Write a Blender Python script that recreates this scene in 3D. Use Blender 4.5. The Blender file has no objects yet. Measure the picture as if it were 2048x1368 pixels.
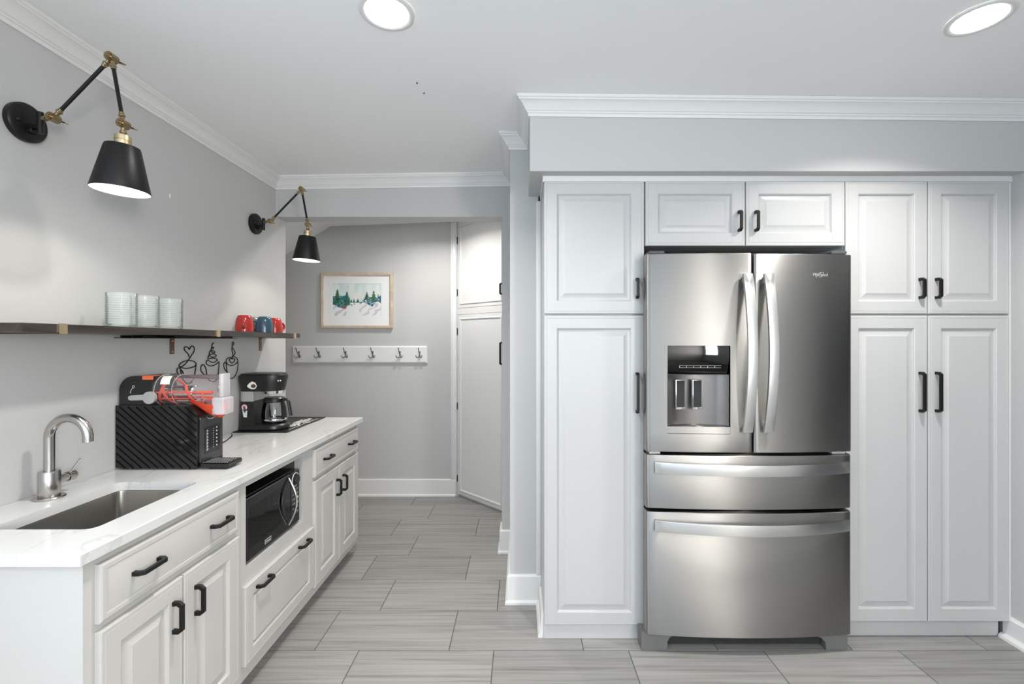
import bpy, bmesh, math, random
from mathutils import Vector, Matrix

random.seed(7)
S = bpy.context.scene
C = S.collection
PI = math.pi

# ------------------------------------------------------------------ camera
FPX = 915.0                      # focal length in pixels of the 2048 px frame
VPX, VPY = 1041.0, 681.0         # vanishing point of the depth direction
CAMH = 1.397
cd = bpy.data.cameras.new('camera')
cam = bpy.data.objects.new('camera', cd)
C.objects.link(cam)
cam.location = (0, 0, CAMH)
cam.rotation_euler = (PI / 2, 0, 0)
cd.sensor_width = 36.0
cd.lens = FPX / 2048 * 36.0
cd.shift_x = (1024 - VPX) / 2048
cd.shift_y = (VPY - 684) / 2048
cd.clip_start = 0.02
S.camera = cam

# ------------------------------------------------------------------ light
S.view_settings.view_transform = 'Standard'
S.view_settings.look = 'None'
S.view_settings.gamma = 1.0
S.view_settings.use_curve_mapping = False
S.view_settings.exposure = 0.62

w = bpy.data.worlds.new('sky')
S.world = w
w.use_nodes = True
bg = w.node_tree.nodes['Background']
bg.inputs[0].default_value = (0.80, 0.90, 1.0, 1)
bg.inputs[1].default_value = 1.2


def area(name, loc, rot, sx, sy, power, col=(1, 1, 1), shape='RECTANGLE', spread=None):
    l = bpy.data.lights.new(name, 'AREA')
    l.shape = shape
    l.size = sx
    l.size_y = sy
    l.energy = power
    l.color = col
    if spread:
        l.spread = spread
    o = bpy.data.objects.new(name, l)
    C.objects.link(o)
    o.location = loc
    o.rotation_euler = rot
    return o


XRW = 2.28
# daylight from unseen windows behind the camera; the right one is added
area('unseen_window_light', (-1.60, -0.20, 1.55), (0, -PI / 2, 0), 1.25, 1.45, 19, (0.66, 0.83, 1.0))
area('unseen_window_light', (0.10, -3.15, 1.45), (PI / 2, 0, 0), 2.2, 1.7, 17, (0.58, 0.78, 1.0))
area('unseen_window_light', (XRW, -2.55, 1.55), (0, PI / 2, 0), 1.2, 0.9, 92, (1.0, 0.98, 0.945))  # made-up right window, brightens the left wall and the refrigerator's reflection

CAN_POWER = 9.3
SCONCE_POWER = 0.54
HALL_POWER = 8.5
ADDED_PENDANT_POWER = 5.0

# ------------------------------------------------------------------ materials
MATS = {}


def mat(name, col, rough=0.5, metal=0.0, **k):
    m = bpy.data.materials.new(name)
    m.use_nodes = True
    nt = m.node_tree
    b = nt.nodes['Principled BSDF']
    b.inputs['Base Color'].default_value = (*col, 1)
    b.inputs['Roughness'].default_value = rough
    b.inputs['Metallic'].default_value = metal
    if 'coat' in k:
        b.inputs['Coat Weight'].default_value = k['coat']
        b.inputs['Coat Roughness'].default_value = 0.08
    if 'spec' in k:
        b.inputs['Specular IOR Level'].default_value = k['spec']
    if 'emit' in k:
        b.inputs['Emission Color'].default_value = (*k.get('ecol', col), 1)
        b.inputs['Emission Strength'].default_value = k['emit']
    if k.get('noise', 0) > 0:
        tc = nt.nodes.new('ShaderNodeTexCoord')
        n = nt.nodes.new('ShaderNodeTexNoise')
        n.inputs['Scale'].default_value = k.get('scale', 60)
        n.inputs['Detail'].default_value = 4
        nt.links.new(tc.outputs['Object'], n.inputs['Vector'])
        mix = nt.nodes.new('ShaderNodeMixRGB')
        mix.inputs[1].default_value = (*[c * (1 - k['noise']) for c in col], 1)
        mix.inputs[2].default_value = (*[min(1, c * (1 + k['noise'])) for c in col], 1)
        nt.links.new(n.outputs['Fac'], mix.inputs[0])
        nt.links.new(mix.outputs[0], b.inputs['Base Color'])
        if k.get('bump', 0) > 0:
            bp = nt.nodes.new('ShaderNodeBump')
            bp.inputs['Strength'].default_value = k['bump']
            bp.inputs['Distance'].default_value = 0.002
            nt.links.new(n.outputs['Fac'], bp.inputs['Height'])
            nt.links.new(bp.outputs[0], b.inputs['Normal'])
    MATS[name] = m
    return m


mat('wall_paint', (0.515, 0.513, 0.505), 0.62, noise=0.015, scale=90, bump=0.08)
mat('ceiling_paint', (0.91, 0.91, 0.905), 0.75, noise=0.01, scale=70, bump=0.06)
mat('trim_white', (0.74, 0.735, 0.72), 0.38, noise=0.01, scale=30)
mat('cabinet_white', (0.515, 0.513, 0.505), 0.33, noise=0.012, scale=40)
mat('base_white', (0.545, 0.533, 0.51), 0.38, noise=0.012, scale=40)
mat('grout', (0.11, 0.107, 0.10), 0.85, noise=0.1, scale=120)
mat('black_metal', (0.009, 0.008, 0.008), 0.40, noise=0.2, scale=90, spec=0.28)
mat('rib_black', (0.003, 0.003, 0.003), 0.6, noise=0.2, scale=90, spec=0.08)
mat('black_plastic', (0.012, 0.012, 0.012), 0.35, noise=0.15, scale=60)
mat('black_gloss', (0.006, 0.006, 0.007), 0.07, noise=0.2, scale=30)
mat('panel_gloss', (0.010, 0.0095, 0.009), 0.09, noise=0.1, scale=30, spec=0.5)
mat('charcoal_gloss', (0.035, 0.035, 0.037), 0.15, noise=0.1, scale=30)
mat('black_mirror', (0.05, 0.05, 0.05), 0.03, 1.0, noise=0.02, scale=10)
mat('dark_void', (0.02, 0.02, 0.021), 0.7, noise=0.2, scale=40)
mat('brass', (0.34, 0.26, 0.15), 0.24, 1.0, noise=0.12, scale=80)
mat('pale_brass', (0.66, 0.54, 0.34), 0.35, 1.0, noise=0.10, scale=80)
mat('bronze_strip', (0.16, 0.10, 0.065), 0.45, 0.6, noise=0.15, scale=90)
mat('chrome', (0.75, 0.75, 0.75), 0.12, 1.0, noise=0.03, scale=60)
mat('nickel', (0.42, 0.41, 0.39), 0.3, 1.0, noise=0.06, scale=140)
mat('hook_metal', (0.25, 0.245, 0.23), 0.3, 1.0, noise=0.06, scale=140)
mat('silver_plastic', (0.50, 0.50, 0.49), 0.38, 0.4, noise=0.05, scale=70)
mat('grey_plastic', (0.15, 0.147, 0.143), 0.5, noise=0.05, scale=70)
mat('fridge_side', (0.07, 0.07, 0.07), 0.5, noise=0.06, scale=70)
mat('red_glaze', (0.42, 0.030, 0.025), 0.16, noise=0.12, scale=20)
mat('blue_glaze', (0.035, 0.085, 0.125), 0.16, noise=0.14, scale=20)
mat('grey_glaze', (0.17, 0.18, 0.18), 0.2, noise=0.1, scale=20)
mat('orange_plastic', (0.78, 0.085, 0.035), 0.35, noise=0.05, scale=30)
mat('orange_sticker', (0.80, 0.16, 0.06), 0.5, noise=0.05, scale=30)
mat('white_sticker', (0.86, 0.84, 0.80), 0.5, noise=0.04, scale=200)
mat('pink_sticker', (0.80, 0.48, 0.48), 0.5, noise=0.1, scale=200)
mat('print_white', (0.72, 0.72, 0.72), 0.5, noise=0.04, scale=200)
mat('frosted', (0.82, 0.80, 0.80), 0.3, noise=0.03, scale=40)
mat('shade_inner', (0.88, 0.87, 0.84), 0.5, noise=0.01, scale=40)
mat('bulb_glow', (1, 0.97, 0.92), 0.4, emit=14.0, ecol=(1.0, 0.95, 0.88))
mat('lens_glow', (1, 1, 1), 0.4, emit=9.0, ecol=(1.0, 0.98, 0.95))
clear_globe = mat('added_globe_glow', (0.9, 0.9, 0.88), 0.4, emit=1.5, ecol=(1.0, 0.96, 0.90))
mat('paper_mat', (0.82, 0.82, 0.81), 0.7, noise=0.01, scale=80)
mat('niche_shade_grey', (0.09, 0.085, 0.08), 0.6, noise=0.05, scale=30)  # dark tone standing in for the shade inside the niche
mat('rear_tile', (0.05, 0.036, 0.026), 0.4, noise=0.4, scale=25)
mat('added_room_paint', (0.34, 0.35, 0.38), 0.7, noise=0.03)
mat('window_glass_white', (0.85, 0.88, 0.9), 0.3, noise=0.01)


def nodes_of(m):
    nt = m.node_tree
    return nt, nt.nodes['Principled BSDF']


def ramp(nt, stops):
    r = nt.nodes.new('ShaderNodeValToRGB')
    e = r.color_ramp.elements
    while len(e) > 1:
        e.remove(e[-1])
    e[0].position = stops[0][0]
    e[0].color = (*stops[0][1], 1)
    for p, c in stops[1:]:
        x = e.new(p)
        x.color = (*c, 1)
    return r


def mapping(nt, scale, src='Object'):
    tc = nt.nodes.new('ShaderNodeTexCoord')
    mp = nt.nodes.new('ShaderNodeMapping')
    mp.inputs['Scale'].default_value = scale
    nt.links.new(tc.outputs[src], mp.inputs['Vector'])
    return mp


def tile_material(name):
    m = mat(name, (0.4, 0.4, 0.39), 0.36)
    nt, b = nodes_of(m)
    oi = nt.nodes.new('ShaderNodeObjectInfo')
    mp = mapping(nt, (0.60, 24.0, 1.0))
    mul = nt.nodes.new('ShaderNodeMath'); mul.operation = 'MULTIPLY'
    mul.inputs[1].default_value = 57.0
    nt.links.new(oi.outputs['Random'], mul.inputs[0])
    comb = nt.nodes.new('ShaderNodeCombineXYZ')
    nt.links.new(mul.outputs[0], comb.inputs[0]); nt.links.new(mul.outputs[0], comb.inputs[2])
    add = nt.nodes.new('ShaderNodeVectorMath'); add.operation = 'ADD'
    nt.links.new(mp.outputs[0], add.inputs[0]); nt.links.new(comb.outputs[0], add.inputs[1])
    n1 = nt.nodes.new('ShaderNodeTexNoise')
    n1.inputs['Scale'].default_value = 2.2; n1.inputs['Detail'].default_value = 5
    n1.inputs['Roughness'].default_value = 0.62; n1.inputs['Distortion'].default_value = 0.5
    nt.links.new(add.outputs[0], n1.inputs['Vector'])
    r1 = ramp(nt, [(0.28, (0.165, 0.158, 0.147)), (0.40, (0.238, 0.230, 0.217)), (0.50, (0.285, 0.276, 0.262)),
                   (0.62, (0.318, 0.309, 0.294)), (0.8, (0.270, 0.262, 0.250))])
    nt.links.new(n1.outputs['Fac'], r1.inputs[0])
    # per-tile brightness
    mr = nt.nodes.new('ShaderNodeMapRange')
    mr.inputs[3].default_value = 0.90; mr.inputs[4].default_value = 1.08
    nt.links.new(oi.outputs['Random'], mr.inputs[0])
    mx = nt.nodes.new('ShaderNodeMixRGB'); mx.blend_type = 'MULTIPLY'; mx.inputs[0].default_value = 1
    nt.links.new(r1.outputs[0], mx.inputs[1]); nt.links.new(mr.outputs[0], mx.inputs[2])
    nt.links.new(mx.outputs[0], b.inputs['Base Color'])
    bp = nt.nodes.new('ShaderNodeBump'); bp.inputs['Strength'].default_value = 0.08
    nt.links.new(n1.outputs['Fac'], bp.inputs['Height']); nt.links.new(bp.outputs[0], b.inputs['Normal'])


tile_material('floor_tile')


def quartz_material():
    m = mat('quartz', (0.86, 0.855, 0.84), 0.16)
    nt, b = nodes_of(m)
    mp = mapping(nt, (1.0, 1.0, 1.0))
    mp.inputs['Rotation'].default_value = (0, 0, 0.65)
    mp.inputs['Scale'].default_value = (3.2, 0.9, 1)
    n = nt.nodes.new('ShaderNodeTexNoise')
    n.inputs['Scale'].default_value = 1.6; n.inputs['Detail'].default_value = 6
    n.inputs['Distortion'].default_value = 0.8
    nt.links.new(mp.outputs[0], n.inputs['Vector'])
    r = ramp(nt, [(0.0, (0.67, 0.665, 0.65)), (0.482, (0.67, 0.665, 0.65)), (0.5, (0.58, 0.575, 0.56)),
                  (0.518, (0.67, 0.665, 0.65)), (1, (0.66, 0.655, 0.645))])
    nt.links.new(n.outputs['Fac'], r.inputs[0])
    nt.links.new(r.outputs[0], b.inputs['Base Color'])


quartz_material()


def wood_material(name, dark, light, axis_scale, rough=0.35):
    m = mat(name, dark, rough)
    nt, b = nodes_of(m)
    mp = mapping(nt, axis_scale)
    n = nt.nodes.new('ShaderNodeTexNoise')
    n.inputs['Scale'].default_value = 3; n.inputs['Detail'].default_value = 6
    n.inputs['Distortion'].default_value = 0.4
    nt.links.new(mp.outputs[0], n.inputs['Vector'])
    r = ramp(nt, [(0.3, dark), (0.7, light)])
    nt.links.new(n.outputs['Fac'], r.inputs[0])
    nt.links.new(r.outputs[0], b.inputs['Base Color'])


wood_material('shelf_wood', (0.022, 0.016, 0.013), (0.055, 0.042, 0.035), (25, 1.5, 25), 0.3)
wood_material('oak_frame', (0.50, 0.38, 0.27), (0.66, 0.54, 0.42), (6, 6, 6), 0.5)


def steel_material(name, col, rough, aniso, dirx=True, grain=(1.5, 1.5, 400)):
    m = mat(name, col, rough, 1.0)
    nt, b = nodes_of(m)
    b.inputs['Anisotropic'].default_value = aniso
    b.inputs['Anisotropic Rotation'].default_value = 0.25
    tg = nt.nodes.new('ShaderNodeTangent')
    tg.direction_type = 'RADIAL'; tg.axis = 'Z'
    nt.links.new(tg.outputs[0], b.inputs['Tangent'])
    mp = mapping(nt, grain)
    n = nt.nodes.new('ShaderNodeTexNoise')
    n.inputs['Scale'].default_value = 2.0; n.inputs['Detail'].default_value = 3
    nt.links.new(mp.outputs[0], n.inputs['Vector'])
    mr = nt.nodes.new('ShaderNodeMapRange')
    mr.inputs[3].default_value = rough * 0.85; mr.inputs[4].default_value = rough * 1.15
    nt.links.new(n.outputs['Fac'], mr.inputs[0])
    nt.links.new(mr.outputs[0], b.inputs['Roughness'])
    mx = nt.nodes.new('ShaderNodeMixRGB')
    mx.inputs[1].default_value = (*[c * 0.96 for c in col], 1)
    mx.inputs[2].default_value = (*[c * 1.04 for c in col], 1)
    nt.links.new(n.outputs['Fac'], mx.inputs[0])
    nt.links.new(mx.outputs[0], b.inputs['Base Color'])


steel_material('stainless', (0.38, 0.37, 0.355), 0.42, 0.93)
steel_material('stainless_bar', (0.72, 0.715, 0.70), 0.30, 0.5)
steel_material('sink_steel', (0.34, 0.325, 0.30), 0.34, 0.3, grain=(60, 60, 60))
steel_material('faucet_steel', (0.50, 0.48, 0.455), 0.26, 0.2, grain=(200, 200, 4))


mat('recess_steel', (0.22, 0.205, 0.195), 0.38, 0.75, noise=0.05, scale=40)


def clear_material(name, tint, gloss_fac, body=None, body_fac=0.0):
    m = bpy.data.materials.new(name)
    m.use_nodes = True
    nt = m.node_tree
    nt.nodes.clear()
    out = nt.nodes.new('ShaderNodeOutputMaterial')
    tr = nt.nodes.new('ShaderNodeBsdfTransparent'); tr.inputs[0].default_value = (*tint, 1)
    gl = nt.nodes.new('ShaderNodeBsdfGlossy'); gl.inputs['Roughness'].default_value = 0.05
    gl.inputs[0].default_value = (1, 1, 1, 1)
    lw = nt.nodes.new('ShaderNodeLayerWeight'); lw.inputs[0].default_value = gloss_fac
    mx = nt.nodes.new('ShaderNodeMixShader')
    nt.links.new(lw.outputs['Fresnel'], mx.inputs[0])
    nt.links.new(tr.outputs[0], mx.inputs[1]); nt.links.new(gl.outputs[0], mx.inputs[2])
    last = mx
    if body:
        df = nt.nodes.new('ShaderNodeBsdfDiffuse')
        tc = nt.nodes.new('ShaderNodeTexCoord')
        n = nt.nodes.new('ShaderNodeTexNoise'); n.inputs['Scale'].default_value = 30
        nt.links.new(tc.outputs['Object'], n.inputs['Vector'])
        r = ramp(nt, [(0.3, tuple(c * 0.96 for c in body)), (0.7, body)])
        nt.links.new(n.outputs['Fac'], r.inputs[0]); nt.links.new(r.outputs[0], df.inputs[0])
        m2 = nt.nodes.new('ShaderNodeMixShader'); m2.inputs[0].default_value = body_fac
        nt.links.new(mx.outputs[0], m2.inputs[1]); nt.links.new(df.outputs[0], m2.inputs[2])
        last = m2
    nt.links.new(last.outputs[0], out.inputs[0])
    MATS[name] = m


clear_material('clear_plastic', (0.95, 0.92, 0.93), 0.12, (0.75, 0.68, 0.70), 0.08)
clear_material('frost_plastic', (0.95, 0.93, 0.94), 0.25, (0.85, 0.82, 0.84), 0.42)
clear_material('tumbler_glass', (0.97, 0.985, 0.98), 0.13, (0.90, 0.93, 0.92), 0.10)
clear_material('carafe_glass', (0.86, 0.87, 0.87), 0.30)


# ------------------------------------------------------------------ mesh builder
class MB:
    def __init__(self):
        self.v = []
        self.f = []
        self.T = None

    def add(self, vs, fs):
        n = len(self.v)
        for p in vs:
            p = tuple(p)
            self.v.append(self.T(*p) if self.T else p)
        for f in fs:
            self.f.append(tuple(i + n for i in f))
        return self

    def box(self, x0, x1, y0, y1, z0, z1, b=0.0, seg=1):
        if b <= 0:
            vs = [(x, y, z) for x in (x0, x1) for y in (y0, y1) for z in (z0, z1)]
            fs = [(0, 1, 3, 2), (4, 6, 7, 5), (0, 4, 5, 1), (2, 3, 7, 6), (0, 2, 6, 4), (1, 5, 7, 3)]
            return self.add(vs, fs)
        bm = bmesh.new()
        bmesh.ops.create_cube(bm, size=1.0)
        for v in bm.verts:
            v.co = Vector(((x0 + x1) / 2 + v.co.x * (x1 - x0), (y0 + y1) / 2 + v.co.y * (y1 - y0),
                           (z0 + z1) / 2 + v.co.z * (z1 - z0)))
        bmesh.ops.bevel(bm, geom=bm.edges[:], offset=b, segments=seg, affect='EDGES', profile=0.5)
        bm.verts.index_update()
        vs = [v.co[:] for v in bm.verts]
        fs = [[v.index for v in f.verts] for f in bm.faces]
        bm.free()
        return self.add(vs, fs)

    def sweep(self, pts, secs, closed=False, caps=True, up=None):
        """secs: list of sections (lists of 2D points), one per point or a single one"""
        P = [Vector(p) for p in pts]
        n = len(P)
        if not isinstance(secs[0][0], (list, tuple)):
            secs = [secs] * n
        k = len(secs[0])
        tang = []
        for i in range(n):
            a = P[(i - 1) % n] if (closed or i > 0) else P[i]
            b = P[(i + 1) % n] if (closed or i < n - 1) else P[i]
            t = b - a
            tang.append(t.normalized() if t.length > 1e-9 else Vector((0, 0, 1)))
        ref = Vector(up) if up else (Vector((0, 0, 1)) if abs(tang[0].z) < 0.9 else Vector((1, 0, 0)))
        vs = []
        nrm = (ref - tang[0] * ref.dot(tang[0])).normalized()
        for i in range(n):
            if up:
                q = Vector(up) - tang[i] * Vector(up).dot(tang[i])
                if q.length > 1e-6:
                    nrm = q.normalized()
            else:
                nrm = (nrm - tang[i] * nrm.dot(tang[i])).normalized()
            bn = tang[i].cross(nrm)
            for a, b in secs[i]:
                vs.append((P[i] + nrm * a + bn * b)[:])
        fs = []
        m = n if closed else n - 1
        for i in range(m):
            j = (i + 1) % n
            for q in range(k):
                r = (q + 1) % k
                fs.append((i * k + q, i * k + r, j * k + r, j * k + q))
        if caps and not closed:
            fs.append(tuple(range(k)))
            fs.append(tuple((n - 1) * k + q for q in range(k)))
        return self.add(vs, fs)

    def tube(self, pts, r, n=10, closed=False, caps=True, up=None):
        rs = r if isinstance(r, (list, tuple)) else [r] * len(pts)
        secs = [[(rr * math.cos(2 * PI * q / n), rr * math.sin(2 * PI * q / n)) for q in range(n)] for rr in rs]
        return self.sweep(pts, secs, closed, caps, up)

    def cyl(self, p0, p1, r0, r1=None, n=24, caps=True):
        return self.tube([p0, p1], [r0, r1 if r1 is not None else r0], n, caps=caps)

    def lathe(self, prof, n=32, o=(0, 0, 0), axis='Z', sx=1.0, sy=1.0, a0=0.0):
        vs, fs = [], []
        k = len(prof)
        for q in range(n):
            a = 2 * PI * q / n + a0
            for r, h in prof:
                c, s = r * math.cos(a) * sx, r * math.sin(a) * sy
                if axis == 'Z':
                    p = (o[0] + c, o[1] + s, o[2] + h)
                elif axis == 'X':
                    p = (o[0] + h, o[1] + c, o[2] + s)
                else:
                    p = (o[0] + c, o[1] + h, o[2] + s)
                vs.append(p)
        for q in range(n):
            r = (q + 1) % n
            for i in range(k - 1):
                fs.append((q * k + i, r * k + i, r * k + i + 1, q * k + i + 1))
        if prof[0][0] > 1e-6:
            pass
        return self.add(vs, fs)

    def prism(self, poly, vec):
        n = len(poly)
        vs = [tuple(p) for p in poly] + [tuple(Vector(p) + Vector(vec)) for p in poly]
        fs = [tuple(range(n)), tuple(range(2 * n - 1, n - 1, -1))]
        for i in range(n):
            j = (i + 1) % n
            fs.append((i, j, n + j, n + i))
        return self.add(vs, fs)

    def rings(self, rr, close_first=False, close_last=True):
        """rr: list of (u0,u1,v0,v1,w) rectangles, lofted"""
        vs, fs = [], []
        for u0, u1, v0, v1, w_ in rr:
            vs += [(u0, v0, w_), (u1, v0, w_), (u1, v1, w_), (u0, v1, w_)]
        for i in range(len(rr) - 1):
            for q in range(4):
                r = (q + 1) % 4
                fs.append((i * 4 + q, i * 4 + r, i * 4 + 4 + r, i * 4 + 4 + q))
        if close_first:
            fs.append((0, 1, 2, 3))
        if close_last:
            k = (len(rr) - 1) * 4
            fs.append((k, k + 1, k + 2, k + 3))
        return self.add(vs, fs)

    def build(self, name, m, parent=None, smooth=True, angle=35, local=False, origin=None):
        me = bpy.data.meshes.new(name)
        off = Vector((0, 0, 0))
        if origin is not None:
            off = Vector(origin)
        elif parent is not None and not local:
            off = WL.get(parent.name, Vector((0, 0, 0)))
        vs = [(p[0] - off.x, p[1] - off.y, p[2] - off.z) for p in self.v]
        me.from_pydata(vs, [], self.f)
        bm = bmesh.new()
        bm.from_mesh(me)
        bmesh.ops.remove_doubles(bm, verts=bm.verts, dist=1e-6)
        bmesh.ops.recalc_face_normals(bm, faces=bm.faces)
        bm.to_mesh(me)
        bm.free()
        me.materials.append(MATS[m])
        if smooth:
            for p in me.polygons:
                p.use_smooth = True
            me.set_sharp_from_angle(angle=math.radians(angle))
        o = bpy.data.objects.new(name, me)
        C.objects.link(o)
        if parent is not None:
            o.parent = parent
            WL[o.name] = off
        else:
            o.location = off
            WL[o.name] = off
        return o


WL = {}      # world position of each object's origin


def tag(o, label=None, cat=None, group=None, kind=None):
    if label: o['label'] = label
    if cat: o['category'] = cat
    if group: o['group'] = group
    if kind: o['kind'] = kind
    return o


def thing(name, label, cat, loc=(0, 0, 0), group=None, rz=0.0):
    o = bpy.data.objects.new(name, None)
    o.empty_display_size = 0.05
    C.objects.link(o)
    o.location = loc
    o.rotation_euler = (0, 0, rz)
    WL[o.name] = Vector(loc)
    return tag(o, label, cat, group)


def struct(name, mb, m, **k):
    o = mb.build(name, m, **k)
    o['kind'] = 'structure'
    return o


def copy_tree(o, parent=None):
    c = o.copy()
    C.objects.link(c)
    c.parent = parent
    for ch in o.children:
        copy_tree(ch, c)
    return c


def catmull(pts, n=6, closed=False):
    P = [Vector(p) for p in pts]
    out = []
    N = len(P)
    rng = N if closed else N - 1
    for i in range(rng):
        if closed:
            a, b, c, d = P[i - 1], P[i], P[(i + 1) % N], P[(i + 2) % N]
        else:
            a, b, c, d = P[max(i - 1, 0)], P[i], P[i + 1], P[min(i + 2, N - 1)]
        for k in range(n):
            t = k / n
            out.append(0.5 * ((2 * b) + (c - a) * t + (2 * a - 5 * b + 4 * c - d) * t * t + (3 * b - a - 3 * c + d) * t ** 3))
    if not closed:
        out.append(P[-1])
    return out


def text_part(body, name, m, parent, size, T, depth=0.0006, align='CENTER', world=True):
    cu = bpy.data.curves.new('t', 'FONT')
    cu.body = body
    cu.size = size
    cu.align_x = align
    cu.align_y = 'CENTER'
    cu.extrude = depth
    cu.resolution_u = 3
    o = bpy.data.objects.new('t', cu)
    C.objects.link(o)
    bpy.context.view_layer.update()
    dg = bpy.context.evaluated_depsgraph_get()
    me = bpy.data.meshes.new_from_object(o.evaluated_get(dg))
    bpy.data.objects.remove(o)
    off = WL.get(parent.name, Vector((0, 0, 0)))
    for v in me.vertices:
        p = T(v.co.x, v.co.y, v.co.z)
        v.co = Vector(p) - off
    me.materials.clear()
    me.materials.append(MATS[m])
    r = bpy.data.objects.new(name, me)
    C.objects.link(r)
    r.parent = parent
    WL[r.name] = off
    return r


# ------------------------------------------------------------------ room dimensions
XL = -1.615          # left wall
XR = 2.295           # right wall
YH = 3.015           # header over the passage, front face
YHB = 3.145
YC = 2.44            # short wall beside the tall cabinets
XC = -0.056
YS, XS, ZS = 2.075, 0.043, 2.165     # soffit front, side, underside
YB = 2.80            # wall behind the cabinets
YK = 4.115           # far wall of the passage
YR = -3.2            # wall behind the camera


def ceil_z(x):  # height bent into a shallow ridge to imitate the lens distortion
    if x < -0.05:
        t = (x - XL) / (-0.05 - XL)
        return 2.468 + (2.490 - 2.468) * t
    return 2.490 + (2.466 - 2.490) * min(1, (x + 0.05) / 2.35)


# floor -------------------------------------------------------------
floor = struct('floor', MB().box(-2.8, 2.5, YR - 0.1, 4.3, -0.12, -0.0022), 'grout')
TW, TD, ROW0, PITCH = 0.6075, 0.3035, 2.0634, 0.3035
tile_mesh = None
for k in range(-7, 7):
    y0 = ROW0 + k * PITCH
    off = -0.323 if k % 2 == 0 else -0.1205
    for j in range(-5, 5):
        x0 = off + j * TW
        if x0 > 2.28 or x0 + TW < -2.5: continue
        if y0 < 3.0 and x0 + TW < -1.12: continue
        if y0 > 3.1 and x0 > 0.5: continue
        if 2.36 < y0 < 3.1 and x0 > 0.0: continue
        if tile_mesh is None:
            t = MB().box(-TW / 2 + 0.0021, TW / 2 - 0.0021, -TD / 2 + 0.0021, TD / 2 - 0.0021, -0.010, 0.0, 0.0008).build('tile', 'floor_tile', local=True)
            tile_mesh = t.data
        else:
            t = bpy.data.objects.new('tile', tile_mesh)
            C.objects.link(t)
        t.parent = floor
        t.location = (x0 + TW / 2, y0 + TD / 2, 0)

# walls --------------------------------------------------------------
m_ = MB()
WY0, WY1, WZ0, WZ1 = -0.97, 0.57, 0.92, 2.18
m_.box(XL - 0.12, XL, YR, WY0, 0, 2.6).box(XL - 0.12, XL, WY1, YHB, 0, 2.6)
m_.box(XL - 0.12, XL, WY0, WY1, 0, WZ0).box(XL - 0.12, XL, WY0, WY1, WZ1, 2.6)
struct('wall_left', m_, 'wall_paint')
struct('wall_header', MB().box(XL, -0.123, YH, YHB, 2.212, 2.6).box(-0.123, 0.6, YH, YHB, 0, 2.6), 'wall_paint')
struct('wall_column', MB().box(XC, 0.095, YC, YH, 0, 2.6), 'wall_paint')
struct('wall_back', MB().box(0.095, XR, YB, YB + 0.1, 0, 2.6), 'wall_paint')
m_ = MB()
m_.box(XR, XR + 0.12, 1.90, YB + 0.1, 0, 2.6).box(XR, XR + 0.12, 0.85, 1.90, 2.20, 2.6).box(XR, XR + 0.12, -2.10, 0.85, 0, 2.6)
m_.box(XR, XR + 0.12, -3.02, -2.10, 0, 0.95).box(XR, XR + 0.12, -3.02, -2.10, 2.15, 2.6).box(XR, XR + 0.12, YR, -3.02, 0, 2.6)
struct('wall_right', m_, 'wall_paint')  # openings made up for the added window light and the dark room
m_ = MB()  # invented dark room beyond the doorway, darkens the refrigerator's right edge
m_.box(XR + 1.3, XR + 1.4, 0.6, 2.2, 0, 2.6).box(XR + 0.12, XR + 1.3, 0.5, 0.6, 0, 2.6).box(XR + 0.12, XR + 1.3, 2.2, 2.3, 0, 2.6)
m_.box(XR + 0.12, XR + 1.4, 0.5, 2.3, 2.5, 2.6).box(XR + 0.1, XR + 1.4, 0.5, 2.3, -0.1, 0.0)
struct('wall_added_room', m_, 'added_room_paint')
struct('wall_soffit', MB().box(XS, XR, YS, YB, ZS, 2.6), 'wall_paint')
# wall behind the camera, with its big window
m_ = MB()
m_.box(XL, XR, YR - 0.12, YR, 0, 0.55).box(XL, XR, YR - 0.12, YR, 2.35, 2.6)
m_.box(XL, -1.05, YR - 0.12, YR, 0.55, 2.35).box(1.25, XR, YR - 0.12, YR, 0.55, 2.35)
struct('wall_rear', m_, 'wall_paint')
# passage behind the header
struct('wall_hall_back', MB().box(-2.8, 0.6, YK, YK + 0.1, 0, 2.6), 'wall_paint')
struct('wall_hall_left', MB().box(-2.8, -2.7, YHB, YK, 0, 2.6).box(-2.7, XL - 0.12, YHB - 0.1, YHB, 0, 2.6), 'wall_paint')
struct('wall_hall_right', MB().box(0.6, 0.7, YHB, YK, 0, 2.6), 'wall_paint')

# ceilings (heights bent to match image lines; the crown lines bow from lens distortion)
m_ = MB()
xs = [XL, -0.05, XR]
vs = []
for x in xs:
    for y in (YR, YH):
        vs += [(x, y, ceil_z(x)), (x, y, 2.62)]
m_.add(vs, [(0, 4, 6, 2), (4, 8, 10, 6), (1, 5, 7, 3), (5, 9, 11, 7), (0, 1, 3, 2), (8, 9, 11, 10),
            (0, 4, 5, 1), (4, 8, 9, 5), (2, 6, 7, 3), (6, 10, 11, 7)])
struct('ceiling', m_, 'ceiling_paint')
m_ = MB()
m_.prism([(-2.75, YHB, 1.765), (-1.71, YHB, 2.424), (-0.55, YHB, 2.466), (0.65, YHB, 2.466), (0.65, YHB, 2.62), (-2.75, YHB, 2.62)], (0, YK - YHB, 0))
struct('ceiling_hall', m_, 'ceiling_paint')

# crown mouldings ------------------------------------------------------
CROWN = [(0.0, -0.078), (0.007, -0.078), (0.009, -0.066), (0.014, -0.063), (0.015, -0.058), (0.020, -0.055),
         (0.027, -0.043), (0.036, -0.031), (0.046, -0.022), (0.051, -0.020), (0.052, -0.015), (0.057, -0.012), (0.058, 0.0)]


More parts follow.
